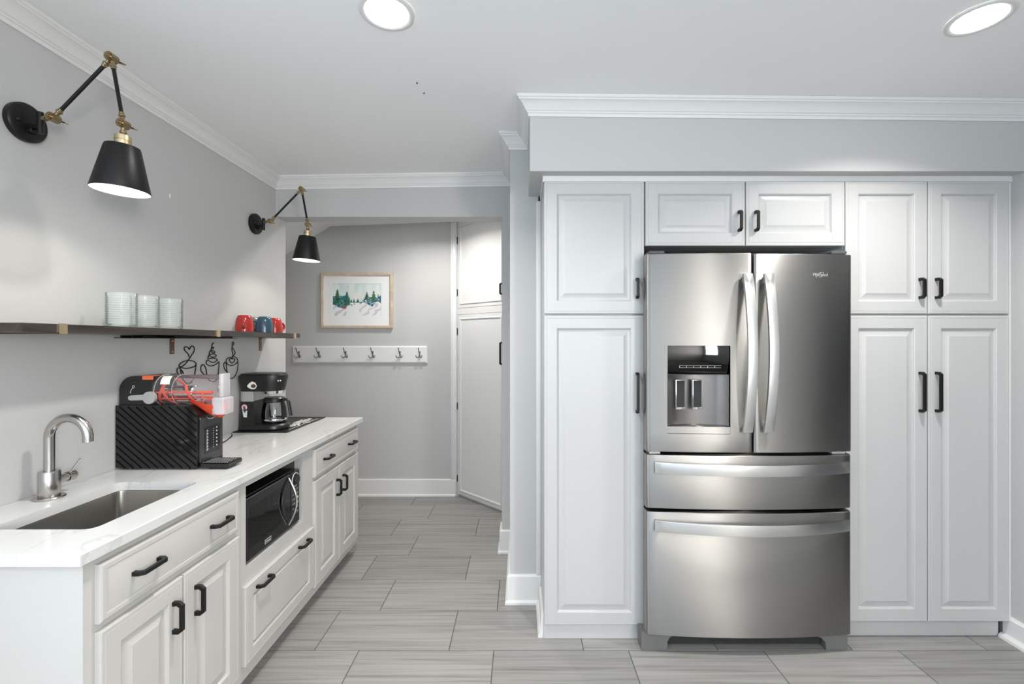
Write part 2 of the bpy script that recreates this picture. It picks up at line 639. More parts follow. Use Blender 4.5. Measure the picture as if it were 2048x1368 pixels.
def plan_sweep(mb, path, prof, zf, side=1):
    """sweep a profile (out, dz) along a plan polyline with mitred corners; side=+1: out is to the right"""
    P = [Vector((p[0], p[1])) for p in path]
    rowsv = []
    for i, p in enumerate(P):
        ds = []
        if i > 0: ds.append((P[i] - P[i - 1]).normalized())
        if i < len(P) - 1: ds.append((P[i + 1] - P[i]).normalized())
        ns = [Vector((d.y, -d.x)) * side for d in ds]
        n = sum(ns, Vector((0, 0)))
        n = n.normalized()
        sc = 1.0 / max(0.2, n.dot(ns[0]))
        rowsv.append([(p.x + n.x * o * sc, p.y + n.y * o * sc, zf(p.x) + dz) for o, dz in prof])
    k = len(prof)
    vs = [q for r in rowsv for q in r]
    fs = []
    for i in range(len(P) - 1):
        for j in range(k - 1):
            fs.append((i * k + j, i * k + j + 1, (i + 1) * k + j + 1, (i + 1) * k + j))
        fs.append((i * k + k - 1, i * k, (i + 1) * k, (i + 1) * k + k - 1))
    fs.append(tuple(range(k)))
    fs.append(tuple((len(P) - 1) * k + j for j in range(k)))
    return mb.add(vs, fs)


runs = [[(XL, YR + 0.02), (XL, YH), (XC, YH), (XC, YC), (XS, YC), (XS, YS), (XR, YS), (XR, YR + 0.02)]]
struct('trim_1', plan_sweep(MB(), runs[0], CROWN, ceil_z), 'trim_white', angle=25)

# baseboards -------------------------------------------------------------
BASE = [(0.0, 0.0), (0.026, 0.0), (0.026, 0.012), (0.020, 0.019), (0.015, 0.021), (0.015, 0.145), (0.009, 0.153), (0.0, 0.153)]
z0 = lambda x: 0.0
struct('baseboard_column', plan_sweep(MB(), [(-0.123, YHB), (-0.123, YH), (XC, YH), (XC, YC), (0.108, YC)], BASE, z0), 'trim_white', angle=25)
struct('baseboard_back', plan_sweep(MB(), [(-2.7, YK), (-0.585, YK)], BASE, z0), 'trim_white', angle=25)
BASE2 = [(0.0, 0.0), (0.042, 0.0), (0.040, 0.012), (0.030, 0.020), (0.018, 0.022), (0.018, 0.095), (0.012, 0.105), (0.0, 0.105)]
struct('baseboard_right', plan_sweep(MB(), [(XR, 2.16), (XR, 1.92)], BASE2, z0), 'trim_white', angle=25)

# moulding between tall cabinets and soffit
TRIM = [(0.0, -0.028), (0.004, -0.028), (0.010, -0.022), (0.020, -0.012), (0.024, -0.009), (0.024, 0.0), (0.0, 0.0)]
struct('trim_2', plan_sweep(MB(), [(0.104, YC), (0.104, 2.135), (XR, 2.135)], TRIM, lambda x: ZS, side=-1), 'trim_white', angle=25)
# scribe strip where the tall cabinet meets the short wall, with its shoe
struct('trim_3', MB().box(0.083, 0.1088, 2.425, YC, 0.153, 2.137, 0.004, 2), 'trim_white')
struct('trim_4', plan_sweep(MB(), [(0.109, YC - 0.026), (0.109, 2.150)], [(0.0, 0.0), (0.028, 0.0), (0.026, 0.012), (0.018, 0.022), (0.012, 0.024), (0.012, 0.1), (0.0, 0.1)], z0, side=1), 'trim_white', angle=25)
# thin strip at the right wall beside the tall cabinet
struct('trim_5', MB().box(2.281, XR, 2.139, 2.165, 0.0, 2.137, 0.002), 'trim_white')


# ------------------------------------------------------------------ cabinet fronts
def front_frame(mb, u0, u1, v0, v1, t, sw, T, rail=None):
    """frame of a raised-panel front: w = 0 is the face, negative goes into the cabinet"""
    mb.T = T
    def R(i, w_): return (u0 + i, u1 - i, v0 + i, v1 - i, w_)
    mb.rings([R(0, -t), R(0, -0.004), R(0.0012, -0.0014), R(0.004, 0.0), R(0.011, 0.0), R(0.0118, -0.0011), R(0.0128, -0.0011),
              R(0.0140, 0.0), R(sw, 0.0), R(sw + 0.0035, -0.0020), R(sw + 0.006, -0.0075), R(sw + 0.008, -0.0085), R(sw + 0.008, -t)],
             close_first=False, close_last=False)
    mb.rings([R(0, -t), R(sw + 0.008, -t)], close_last=False)
    # joints between stiles and rails
    for u in (u0 + sw - 0.0005, u1 - sw - 0.0005):
        for a, b in ((v0 + 0.014, v0 + sw), (v1 - sw, v1 - 0.014)):
            mb.box(u, u + 0.0010, a, b, -0.001, 0.0005)
    mb.T = None
    return mb


def front_panel(mb, u0, u1, v0, v1, sw, T, slope=0.030):
    mb.T = T
    def R(i, w_): return (u0 + i, u1 - i, v0 + i, v1 - i, w_)
    a = sw + 0.0065
    mb.rings([R(a, -0.015), R(a, -0.0110), R(a + 0.004, -0.0110), R(a + slope, -0.0020), R(a + slope + 0.0015, -0.0012),
              R(a + slope + 0.004, -0.0012)], close_first=True)
    mb.T = None
    return mb


def handle_mesh(T, u, v, L, vertical, pr=0.032, th=0.011):
    h = L / 2
    prof = [(-h, 0), (-h, 0.019), (-h + 0.010, pr), (h - 0.010, pr), (h, 0.019), (h, 0), (h - 0.013, 0), (h - 0.0115, 0.014),
            (h - 0.017, pr - 0.010), (-h + 0.017, pr - 0.010), (-h + 0.0115, 0.014), (-h + 0.013, 0)]
    mb = MB()
    if vertical:
        mb.T = T
        poly = [(u - th / 2, v + a, w_) for a, w_ in prof]
        mb.prism(poly, (th, 0, 0))
    else:
        mb.T = T
        poly = [(u + a, v - th / 2, w_) for a, w_ in prof]
        mb.prism(poly, (0, th, 0))
    mb.T = None
    return mb


def slab_front(parent, u0, u1, v0, v1, T, m, t=0.0165, handles=()):
    mb = MB()
    mb.T = T
    def R(i, w_): return (u0 + i, u1 - i, v0 + i, v1 - i, w_)
    mb.rings([R(0, -t), R(0, -0.005), R(0.002, -0.002), R(0.006, 0.0), R(0.017, 0.0), R(0.019, -0.0012), R(0.021, -0.0012), R(0.027, 0.0006)], close_first=True)
    mb.T = None
    d = mb.build('drawer', m, parent, angle=20)
    for (u, v, L, vert) in handles:
        handle_mesh(T, u, v, L, vert).build('handle', 'black_metal', d, smooth=False)
    return d


def front(kind, parent, u0, u1, v0, v1, T, m, t=0.019, sw=0.058, handles=(), slope=0.030):
    d = front_frame(MB(), u0, u1, v0, v1, t, sw, T).build(kind, m, parent, angle=20)
    front_panel(MB(), u0, u1, v0, v1, sw, T, slope).build('panel', m, d, angle=20)
    for (u, v, L, vert) in handles:
        handle_mesh(T, u, v, L, vert).build('handle', 'black_metal', d, smooth=False)
    return d


# ------------------------------------------------------------------ tall cabinets round the refrigerator
YD = 2.130
TP = lambda u, v, w_: (u, YD - w_, v)
ZT = 2.140

pl = thing('pantry_cabinet', 'narrow tall white pantry cabinet with two doors beside the passage', 'cabinet', (0.34, 2.45, 0))
MB().box(0.109, 0.578, YD + 0.020, 2.78, 0.078, 2.136).build('body', 'cabinet_white', pl, smooth=False)
MB().box(0.107, 0.560, YD + 0.012, YD + 0.05, 0.0, 0.077, 0.002).build('toe_kick', 'cabinet_white', pl, smooth=False)
front('door', pl, 0.110, 0.576, 1.521, ZT, TP, 'cabinet_white', handles=[(0.541, 1.639, 0.095, True)])
front('door', pl, 0.110, 0.576, 0.072, 1.513, TP, 'cabinet_white', handles=[(0.541, 1.155, 0.188, True)])

br = thing('bridge_cabinet', 'short white wall cabinet with two doors above the refrigerator', 'cabinet', (1.048, 2.45, 1.84))
MB().box(0.579, 1.512, YD + 0.020, 2.78, 1.842, 2.136).build('body', 'cabinet_white', br, smooth=False)
front('door', br, 0.582, 1.046, 1.838, ZT, TP, 'cabinet_white', handles=[(1.016, 1.951, 0.097, True)])
front('door', br, 1.050, 1.511, 1.838, ZT, TP, 'cabinet_white', handles=[(1.094, 1.951, 0.097, True)])

pr = thing('pantry_cabinet', 'wide tall white pantry cabinet with four doors against the right wall', 'cabinet', (1.9, 2.45, 0))
MB().box(1.513, 2.281, YD + 0.020, 2.78, 0.088, 2.136).build('body', 'cabinet_white', pr, smooth=False)
MB().box(1.513, 2.262, YD + 0.035, YD + 0.06, 0.0, 0.087, 0.002).build('toe_kick', 'cabinet_white', pr, smooth=False)
front('door', pr, 1.514, 1.895, 1.521, ZT, TP, 'cabinet_white', handles=[(1.858, 1.639, 0.097, True)])
front('door', pr, 1.900, 2.277, 1.521, ZT, TP, 'cabinet_white', handles=[(1.934, 1.639, 0.097, True)])
front('door', pr, 1.514, 1.895, 0.088, 1.513, TP, 'cabinet_white', handles=[(1.858, 1.158, 0.188, True)])
front('door', pr, 1.900, 2.277, 0.088, 1.513, TP, 'cabinet_white', handles=[(1.934, 1.158, 0.188, True)])

# ------------------------------------------------------------------ refrigerator
fr = thing('refrigerator', 'stainless steel french door refrigerator with ice dispenser and two drawers', 'refrigerator', (1.018, 2.3, 0))
FX0, FX1, FXC = 0.562, 1.474, 1.018


def fy(x):
    return 2.011 + 0.027 * ((x - FXC) / 0.456) ** 2


def curved_slab(x0, x1, zs0, zs1, hole=None, yb=2.094, n=22, r=0.010):
    xs = [x0 + (x1 - x0) * i / n for i in range(n + 1)]
    xs += [x0 + r * 0.15, x0 + r * 0.5, x0 + r, x1 - r, x1 - r * 0.5, x1 - r * 0.15]
    zs = [zs0, zs0 + 0.0015, zs0 + 0.006, zs1 - 0.006, zs1 - 0.0015, zs1]
    if hole:
        xs = [x for x in xs if abs(x - hole[0]) > 0.004 and abs(x - hole[1]) > 0.004] + [hole[0], hole[1]]
        zs += [hole[2], hole[3]]
    xs = sorted(set(xs)); zs = sorted(set(zs))
    def rr(d):
        if d >= r: return 0
        return r - math.sqrt(max(0, r * r - (r - d) ** 2))
    def zz(d):
        q = 0.006
        if d >= q: return 0
        return q - math.sqrt(max(0, q * q - (q - d) ** 2))
    vs, fs = [], []
    nx, nz = len(xs), len(zs)
    for x in xs:
        for z in zs:
            y = fy(x) + rr(min(x - x0, x1 - x)) + zz(min(z - zs0, zs1 - z))
            vs.append((x, y, z))
    for i in range(nx - 1):
        for j in range(nz - 1):
            if hole and xs[i] >= hole[0] - 1e-6 and xs[i + 1] <= hole[1] + 1e-6 and zs[j] >= hole[2] - 1e-6 and zs[j + 1] <= hole[3] + 1e-6:
                continue
            fs.append((i * nz + j, (i + 1) * nz + j, (i + 1) * nz + j + 1, i * nz + j + 1))
    b0 = len(vs)
    loop = [(i, 0) for i in range(nx)] + [(nx - 1, j) for j in range(1, nz)] + [(i, nz - 1) for i in range(nx - 2, -1, -1)] + [(0, j) for j in range(nz - 2, 0, -1)]
    for i, j in loop:
        vs.append((xs[i], yb, zs[j]))
    L = len(loop)
    for q in range(L):
        a, b = loop[q], loop[(q + 1) % L]
        fs.append((a[0] * nz + a[1], b[0] * nz + b[1], b0 + (q + 1) % L, b0 + q))
    fs.append(tuple(b0 + q for q in range(L)))
    return vs, fs


MB().box(0.590, 1.462, 2.10, 2.76, 0.05, 1.765).build('body', 'fridge_side', fr, smooth=False)
HX0, HX1, HZ0, HZ1 = 0.652, 0.923, 0.984, 1.374
dl = MB().add(*curved_slab(FX0, 1.0215, 0.902, 1.783, (HX0, HX1, HZ0, HZ1))).build('door', 'stainless', fr, angle=30)
dr = MB().add(*curved_slab(1.0265, FX1 + 0.003, 0.902, 1.780)).build('door', 'stainless', fr, angle=30)
d1 = MB().add(*curved_slab(FX0, FX1, 0.650, 0.889)).build('drawer', 'stainless', fr, angle=30)
d2 = MB().add(*curved_slab(FX0, FX1, 0.085, 0.636)).build('drawer', 'stainless', fr, angle=30)
# dark gasket seen in the gaps
MB().box(0.575, 1.468, 2.0945, 2.101, 0.06, 1.772).build('gasket', 'dark_void', fr, smooth=False)
# top hinge covers and middle hinges
for x in (0.577, 1.395):
    MB().box(x, x + 0.07, 2.05, 2.16, 1.7845, 1.800, 0.004).build('hinge_cover', 'fridge_side', fr)
MB().box(0.576, 0.625, 2.045, 2.10, 0.8905, 0.9010, 0.001).build('hinge', 'silver_plastic', fr)
MB().box(1.392, 1.452, 2.045, 2.10, 0.8905, 0.9010, 0.001).build('hinge', 'silver_plastic', fr)
# door handles, bowed towards the room
def bar_v(xc, z0_, z1_):
    pts = []
    n = 16
    for i in range(n + 1):
        t = i / n
        z = z0_ + (z1_ - z0_) * t
        pts.append((xc, fy(xc) - 0.018 - 0.046 * math.sin(PI * t) ** 0.9, z))
    m = MB()
    sec = [(-0.006, -0.0205), (0.006, -0.0205), (0.0065, -0.018), (0.0065, 0.018), (0.006, 0.0205), (-0.006, 0.0205)]
    m.sweep(pts, sec, up=(0, -1, 0))
    for z, p in ((z0_ + 0.02, pts[0]), (z1_ - 0.02, pts[-1])):
        m.box(xc - 0.012, xc + 0.012, p[1] - 0.008, fy(xc) + 0.004, z - 0.015, z + 0.015)
    return m
bar_v(0.989, 0.998, 1.687).build('handle', 'stainless_bar', dl, angle=40)
bar_v(1.080, 0.998, 1.687).build('handle', 'stainless_bar', dr, angle=40)
def bar_h(zc, x0, x1):
    pts = []
    n = 24
    for i in range(n + 1):
        t = i / n
        x = x0 + (x1 - x0) * t
        pts.append((x, fy(x) - 0.016 - 0.040 * math.sin(PI * t) ** 0.8, zc))
    m = MB()
    sec = [(-0.006, -0.024), (0.006, -0.024), (0.0065, -0.021), (0.0065, 0.021), (0.006, 0.024), (-0.006, 0.024)]
    m.sweep(pts, sec, up=(0, -1, 0))
    for x, p in ((x0 + 0.02, pts[0]), (x1 - 0.02, pts[-1])):
        m.box(x - 0.016, x + 0.016, p[1] - 0.008, fy(x) + 0.004, zc - 0.012, zc + 0.012)
    return m
bar_h(0.838, 0.593, 1.448).build('handle', 'stainless_bar', d1, angle=40)
bar_h(0.582, 0.593, 1.448).build('handle', 'stainless_bar', d2, angle=40)
# ice and water dispenser
YD0 = 2.022
YREC = 2.078
m_ = MB()
n = 10
vs, fs = [], []
zr0, zr1 = 1.018, 1.246
for i in range(n + 1):
    t = i / n
    x = HX0 + (HX1 - HX0) * t
    y = YD0 + 0.004 + (YREC - YD0) * math.sin(PI * t) ** 0.45
    vs += [(x, y, zr0), (x, y, zr1)]
for i in range(n):
    fs.append((2 * i, 2 * i + 2, 2 * i + 3, 2 * i + 1))
m_.add(vs, fs)
m_.build('dispenser_recess', 'recess_steel', dl, angle=60)
m_ = MB().box(HX0, HX1, YD0 + 0.002, YREC + 0.005, 1.2455, 1.2475)
m_.build('dispenser_ceiling', 'black_plastic', dl, smooth=False)
# bowed black glass control panel
vs, fs = [], []
for i in range(13):
    x = HX0 + (HX1 - HX0) * i / 12
    for j in range(9):
        t = j / 8
        z = 1.2485 + (HZ1 - 1.2485) * t
        vs.append((x, fy(x) + 0.001 + 0.018 * (1 - t) ** 2 + 0.006 * t * t, z))
for i in range(12):
    for j in range(8):
        fs.append((i * 9 + j, (i + 1) * 9 + j, (i + 1) * 9 + j + 1, i * 9 + j + 1))
m_ = MB().add(vs, fs)
tag(m_.build('control_panel', 'black_mirror', dl, angle=60), 'mirror black control panel of the dispenser')
for i in range(6):
    x = 0.706 + i * 0.0305
    MB().box(x, x + 0.0285, fy(x) + 0.0065, fy(x) + 0.012, 1.276, 1.2765).box(x, x + 0.0285, fy(x) + 0.0065, fy(x) + 0.012, 1.2855, 1.286) \
        .box(x, x + 0.0006, fy(x) + 0.0065, fy(x) + 0.012, 1.276, 1.286).build('button', 'print_white', dl, smooth=False)
tray = MB()
xs_ = [HX0 + (HX1 - HX0) * i / 10 for i in range(11)]
vs = []
fs = []
for x in xs_:
    vs += [(x, fy(x) + 0.001, HZ0 + 0.002), (x, fy(x) + 0.001, 1.016), (x, YREC + 0.004, 1.0185), (x, YREC + 0.004, HZ0 + 0.002)]
for i in range(10):
    for q in range(4):
        r = (q + 1) % 4
        fs.append((i * 4 + q, i * 4 + 4 + q, i * 4 + 4 + r, i * 4 + r))
tray.add(vs, fs)
tray.build('drip_tray', 'stainless', dl, angle=30)
for x0 in (0.694, 0.769):
    pd = MB().box(x0, x0 + 0.045, 2.046, 2.062, 1.088, 1.222, 0.003, 2).build('paddle', 'chrome', dl)
    MB().box(x0 + 0.0045, x0 + 0.0405, 2.0435, 2.050, 1.100, 1.2185, 0.002).build('pad', 'dark_void', pd)
# base: feet and grille
MB().box(0.60, 1.44, 2.09, 2.13, 0.012, 0.082).build('grille', 'dark_void', fr, smooth=False)
def foot(s):
    m = MB()
    if s < 0:
        poly = [(0.545, 0.0), (0.662, 0.0), (0.662, 0.038), (0.672, 0.058), (0.700, 0.072), (0.700, 0.082), (0.545, 0.082)]
    else:
        poly = [(1.474, 0.0), (1.378, 0.0), (1.374, 0.038), (1.356, 0.056), (1.318, 0.070), (1.318, 0.082), (1.474, 0.082)]
    m.prism([(x, 2.062, z) for x, z in poly], (0, 0.066, 0))
    return m
foot(-1).build('foot', 'grey_plastic', fr, smooth=False)
foot(1).build('foot', 'grey_plastic', fr, smooth=False)
# maker's name with its swoosh
YLG = fy(1.348) - 0.0012
tx = text_part('Whirlpool', 'badge', 'silver_plastic', dr, 0.0215, lambda a, b, c: (1.325 + a * 0.80, fy(1.325 + a * 0.80) - 0.0008 - c, 1.687 + b))
pts = []
for i in range(30):
    a = math.radians(-60 + 330 * i / 29)
    xx = 1.323 + 0.020 * math.cos(a) * 0.62 + 0.012 * math.sin(a)
    pts.append((xx, fy(xx) - 0.0015, 1.685 + 0.0135 * math.sin(a)))
MB().tube(pts, [0.0004 + 0.0010 * math.sin(PI * i / 29) for i in range(30)], 6).build('badge_swoosh', 'silver_plastic', dr)

# ------------------------------------------------------------------ base cabinets on the left
XF = -1.081          # face frame
XD = -1.064          # door faces
TB = lambda u, v, w_: (XD + w_, u, v)
CT = 0.852           # underside of the countertop


def carcass(mb, y0, y1, opening=None, end_near=True):
    f0, f1 = XF - 0.02, XF
    mb.box(XL + 0.004, f0, y0, y0 + 0.016, 0.070, CT)
    mb.box(XL + 0.004, f0, y1 - 0.016, y1, 0.070, CT)
    mb.box(XL + 0.004, f0, y0 + 0.016, y1 - 0.016, 0.070, 0.086)
    mb.box(XL + 0.004, XL + 0.012, y0 + 0.016, y1 - 0.016, 0.086, CT)
    if opening:
        a, b, c, d = opening
        mb.box(f0, f1, y0, a, 0.070, CT).box(f0, f1, b, y1, 0.070, CT)
        mb.box(f0, f1, a, b, d, CT).box(f0, f1, a, b, 0.070, c)
        mb.box(XL + 0.012, f0, y0 + 0.016, y1 - 0.016, c - 0.016, c)
        mb.box(XL + 0.012, f0, b, b + 0.012, c, d)
        mb.box(XL + 0.012, f0, a - 0.012, a, c, d)
    else:
        mb.box(f0, f1, y0, y1, 0.070, CT)
    return mb


ca = thing('sink_cabinet', 'white base cabinet under the sink with long drawer front and two doors', 'cabinet', (-1.35, 1.45, 0))
carcass(MB(), 1.130, 1.7655).build('body', 'base_white', ca, smooth=False)
MB().box(XL + 0.004, XF - 0.06, 1.135, 1.765, 0.0, 0.069).build('plinth', 'base_white', ca, smooth=False)
slab_front(ca, 1.160, 1.7325, 0.677, 0.828, TB, 'base_white',
      handles=[(1.300, 0.757, 0.098, False), (1.615, 0.757, 0.098, False)])
front('door', ca, 1.160, 1.4435, 0.118, 0.656, TB, 'base_white', t=0.0165, sw=0.058, handles=[(1.402, 0.548, 0.098, True)])
front('door', ca, 1.4485, 1.7325, 0.118, 0.656, TB, 'base_white', t=0.0165, sw=0.058, handles=[(1.497, 0.548, 0.098, True)])

cb = thing('microwave_cabinet', 'white base cabinet with open microwave niche over a deep drawer', 'cabinet', (-1.35, 2.06, 0))
carcass(MB(), 1.767, 2.3675, (1.800, 2.279, 0.502, 0.822)).build('body', 'base_white', cb, smooth=False)
MB().box(XL + 0.004, XF - 0.06, 1.767, 2.367, 0.0, 0.069).build('plinth', 'base_white', cb, smooth=False)
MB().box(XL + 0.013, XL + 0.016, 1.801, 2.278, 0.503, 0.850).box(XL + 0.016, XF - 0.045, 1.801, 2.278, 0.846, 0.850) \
    .box(XL + 0.016, XF - 0.045, 2.2755, 2.2785, 0.503, 0.846).box(XL + 0.016, XF - 0.045, 1.801, 1.804, 0.503, 0.846).build('niche_shade_lining', 'niche_shade_grey', cb, smooth=False)  # added lining, its dark colour stands for the niche's inner shade
front('drawer', cb, 1.772, 2.361, 0.130, 0.438, TB, 'base_white', t=0.0165, sw=0.048, slope=0.012,
      handles=[(1.888, 0.405, 0.098, False), (2.236, 0.405, 0.098, False)])

cc = thing('end_cabinet', 'white base cabinet with drawer and two doors at the passage end', 'cabinet', (-1.35, 2.7, 0))
carcass(MB(), 2.369, 3.030).build('body', 'base_white', cc, smooth=False)
MB().box(XL + 0.004, XF - 0.06, 2.369, 3.025, 0.0, 0.069).build('plinth', 'base_white', cc, smooth=False)
slab_front(cc, 2.376, 3.000, 0.684, 0.828, TB, 'base_white',
      handles=[(2.515, 0.757, 0.098, False), (2.868, 0.757, 0.098, False)])
front('door', cc, 2.376, 2.684, 0.112, 0.664, TB, 'base_white', t=0.0165, sw=0.058, handles=[(2.647, 0.548, 0.098, True)])
front('door', cc, 2.690, 3.000, 0.112, 0.664, TB, 'base_white', t=0.0165, sw=0.058, handles=[(2.738, 0.548, 0.098, True)])

# countertop with sink cut-out -------------------------------------------
CZ = 0.882
XCT = -1.058
CY0, CY1 = 1.100, 3.072
SX0, SX1, SY0, SY1 = -1.458, -1.168, 1.247, 1.666


def rounded_rect(x0, x1, y0, y1, r, n=5):
    out = []
    for cx, cy, a0 in ((x1 - r, y1 - r, 0), (x0 + r, y1 - r, 90), (x0 + r, y0 + r, 180), (x1 - r, y0 + r, 270)):
        for i in range(n + 1):
            a = math.radians(a0 + 90 * i / n)
            out.append((cx + r * math.cos(a), cy + r * math.sin(a)))
    return out


def counter():
    m = MB()
    hole = rounded_rect(SX0, SX1, SY0, SY1, 0.028)
    outer = []
    cx, cy = (SX0 + SX1) / 2, (SY0 + SY1) / 2
    X0, X1, Y0, Y1 = XL + 0.002, XCT, CY0, SY1 + 0.08
    for x, y in hole:
        dx, dy = x - cx, y - cy
        s = min((X1 - cx) / dx if dx > 1e-6 else 1e9, (X0 - cx) / dx if dx < -1e-6 else 1e9,
                (Y1 - cy) / dy if dy > 1e-6 else 1e9, (Y0 - cy) / dy if dy < -1e-6 else 1e9)
        outer.append([cx + dx * s, cy + dy * s])
    for c in ((X0, Y0), (X1, Y0), (X0, Y1), (X1, Y1)):
        i = min(range(len(outer)), key=lambda q: (outer[q][0] - c[0]) ** 2 + (outer[q][1] - c[1]) ** 2)
        outer[i] = list(c)
    n = len(hole)
    e = 0.003
    def shrink(p):
        x, y = p
        return (min(max(x, X0), X1 - e), max(y, Y0 + e))
    top_o = [(*shrink(p), CZ) for p in outer]
    edge_o = [(p[0], p[1], CZ - e) for p in outer]
    bot_o = [(p[0], p[1], CT + 0.0005) for p in outer]
    top_h = [(*p, CZ) for p in hole]
    bot_h = [(*p, CT + 0.0005) for p in hole]
    vs = top_o + edge_o + bot_o + top_h + bot_h
    fs = []
    for i in range(n):
        j = (i + 1) % n
        fs.append((i, j, 3 * n + j, 3 * n + i))
        fs.append((2 * n + i, 2 * n + j, 4 * n + j, 4 * n + i))
        fs.append((3 * n + i, 3 * n + j, 4 * n + j, 4 * n + i))
        on_far = abs(outer[i][1] - Y1) < 1e-6 and abs(outer[j][1] - Y1) < 1e-6
        if not on_far:
            fs.append((i, j, n + j, n + i))
            fs.append((n + i, n + j, 2 * n + j, 2 * n + i))
    m.add(vs, fs)
    # the long run beyond the sink
    a, b = Y1, CY1
    vs = [(X0, a, CZ), (X1 - e, a, CZ), (X1, a, CZ - e), (X1, a, CT + 0.0005), (X0, a, CT + 0.0005),
          (X0, b - e, CZ), (X1 - e, b - e, CZ), (X1, b, CZ - e), (X1, b, CT + 0.0005), (X0, b, CT + 0.0005), (X0, b, CZ - e)]
    fs = [(0, 1, 6, 5), (1, 2, 7, 6), (2, 3, 8, 7), (3, 4, 9, 8), (5, 6, 7, 10), (10, 7, 8, 9)]
    m.add(vs, fs)
    return m


ct = counter().build('countertop', 'quartz', smooth=False)
tag(ct, 'white veined quartz countertop running along the left wall', 'countertop')

sk = thing('sink', 'undermount stainless steel sink set into the quartz countertop', 'sink', (-1.313, 1.456, 0.66))
m_ = MB()
def rr_ring(d, z, r): return [(x, y, z) for x, y in rounded_rect(SX0 + d, SX1 - d, SY0 + d, SY1 - d, r)]
rl = [rr_ring(-0.012, CT - 0.001, 0.035), rr_ring(-0.001, CT - 0.001, 0.028), rr_ring(0.0, CT - 0.006, 0.028), rr_ring(0.003, 0.665, 0.028), rr_ring(0.012, 0.652, 0.028), rr_ring(0.11, 0.648, 0.02)]
k = len(rl[0])
fs = []
for i in range(len(rl) - 1):
    for q in range(k):
        r = (q + 1) % k
        fs.append((i * k + q, i * k + r, (i + 1) * k + r, (i + 1) * k + q))
fs.append(tuple((len(rl) - 1) * k + q for q in range(k)))
m_.add([p for r in rl for p in r], fs)
m_.build('basin', 'sink_steel', sk, angle=40)
m_ = MB().lathe([(0.0, 0.651), (0.030, 0.651), (0.040, 0.6535), (0.044, 0.6515), (0.044, 0.648)], 24, (-1.313, 1.456, 0))
m_.build('drain', 'chrome', sk)

# faucet ------------------------------------------------------------------
FXF, FYF = -1.543, 1.498
fc = thing('faucet', 'brushed steel gooseneck faucet with side lever behind the sink', 'faucet', (FXF, FYF, CZ))
MB().lathe([(0.0, 0.0005), (0.040, 0.0005), (0.041, 0.003), (0.039, 0.006), (0.0, 0.006)], 32, (FXF, FYF, CZ)).build('base_flange', 'faucet_steel', fc)
MB().lathe([(0.0, 0.0062), (0.0265, 0.0062), (0.028, 0.009), (0.028, 0.086), (0.026, 0.089), (0.0, 0.089)], 32, (FXF, FYF, CZ)).build('body', 'faucet_steel', fc)
pts = [(FXF, FYF, CZ + 0.087), (FXF, FYF, CZ + 0.14), (FXF, FYF, 1.078)]
R = 0.0635
for i in range(1, 19):
    a = PI - math.radians(188) * i / 18
    pts.append((FXF + R + R * math.cos(a), FYF, 1.080 + R * math.sin(a)))
l = Vector(pts[-1])
pts.append((l.x + 0.0005, l.y, l.z - 0.006))
MB().tube(pts, 0.0140, 20).build('spout', 'faucet_steel', fc, angle=40)
MB().cyl((FXF, FYF + 0.02, CZ + 0.052), (FXF, FYF + 0.056, CZ + 0.052), 0.0135, n=24).build('valve', 'faucet_steel', fc)
lv = MB().cyl((FXF, FYF + 0.058, CZ + 0.052), (FXF, FYF + 0.082, CZ + 0.052), 0.0165, n=24).build('lever', 'faucet_steel', fc)
MB().tube([(FXF + 0.002, FYF + 0.070, CZ + 0.066), (FXF + 0.03, FYF + 0.074, CZ + 0.109)], [0.003, 0.0024], 10).build('rod', 'chrome', lv)

# microwave ---------------------------------------------------------------
mw = thing('microwave', 'black countertop microwave with chrome arc handle inside the cabinet niche', 'microwave', (-1.29, 2.03, 0.503))
MX = -1.088
MB().box(-1.45, MX - 0.022, 1.806, 2.252, 0.514, 0.766, 0.004).build('body', 'black_plastic', mw)
for yy in (1.85, 2.21):
    for xx in (-1.42, -1.15):
        MB().cyl((xx, yy, 0.5025), (xx, yy, 0.5145), 0.012, n=12).build('foot', 'black_plastic', mw)
md = MB().box(MX - 0.021, MX, 1.806, 2.164, 0.514, 0.766, 0.003).build('door', 'black_gloss', mw)
tag(MB().box(MX - 0.002, MX + 0.0006, 1.835, 2.085, 0.560, 0.730, 0.0004).build('window', 'black_mirror', md), 'mirror dark door window')
cp = MB().box(MX - 0.021, MX, 2.166, 2.252, 0.514, 0.766, 0.003).build('control_panel', 'black_gloss', mw)
pts = [(MX + 0.0012, 2.209 + 0.031 * math.cos(2 * PI * i / 28), 0.7265 + 0.031 * math.sin(2 * PI * i / 28)) for i in range(28)]
MB().tube(pts, 0.0022, 8, closed=True).build('dial_ring', 'print_white', cp)
MB().cyl((MX, 2.209, 0.7265), (MX + 0.012, 2.209, 0.7265), 0.026, 0.024, n=24).build('dial', 'black_plastic', cp)
for r in range(6):
    for q in range(3):
        y = 2.182 + q * 0.021
        z = 0.672 - r * 0.022
        MB().box(MX - 0.001, MX + 0.0006, y, y + 0.015, z, z + 0.012, 0.0003).build('key', 'grey_plastic' if (r, q) not in ((2, 1), (2, 2), (3, 1), (3, 2)) else 'print_white', cp, smooth=False)
pts = [(MX + 0.004 + 0.036 * math.sin(PI * i / 20), 2.140, 0.535 + 0.218 * i / 20) for i in range(21)]
MB().tube(pts, [0.0045 + 0.0015 * math.sin(PI * i / 20) for i in range(21)], 10).build('handle', 'chrome', md)
poly = [(MX, 2.145, 0.752)] + [(MX, 2.145 - 0.062 * math.sin(PI * i / 16), 0.752 - 0.215 * i / 16) for i in range(1, 16)] + [(MX, 2.145, 0.537)]
poly2 = [(MX, 2.145, 0.537)] + [(MX, 2.145 - 0.044 * math.sin(PI * i / 16), 0.537 + 0.215 * i / 16) for i in range(1, 16)] + [(MX, 2.145, 0.752)]
vs = []
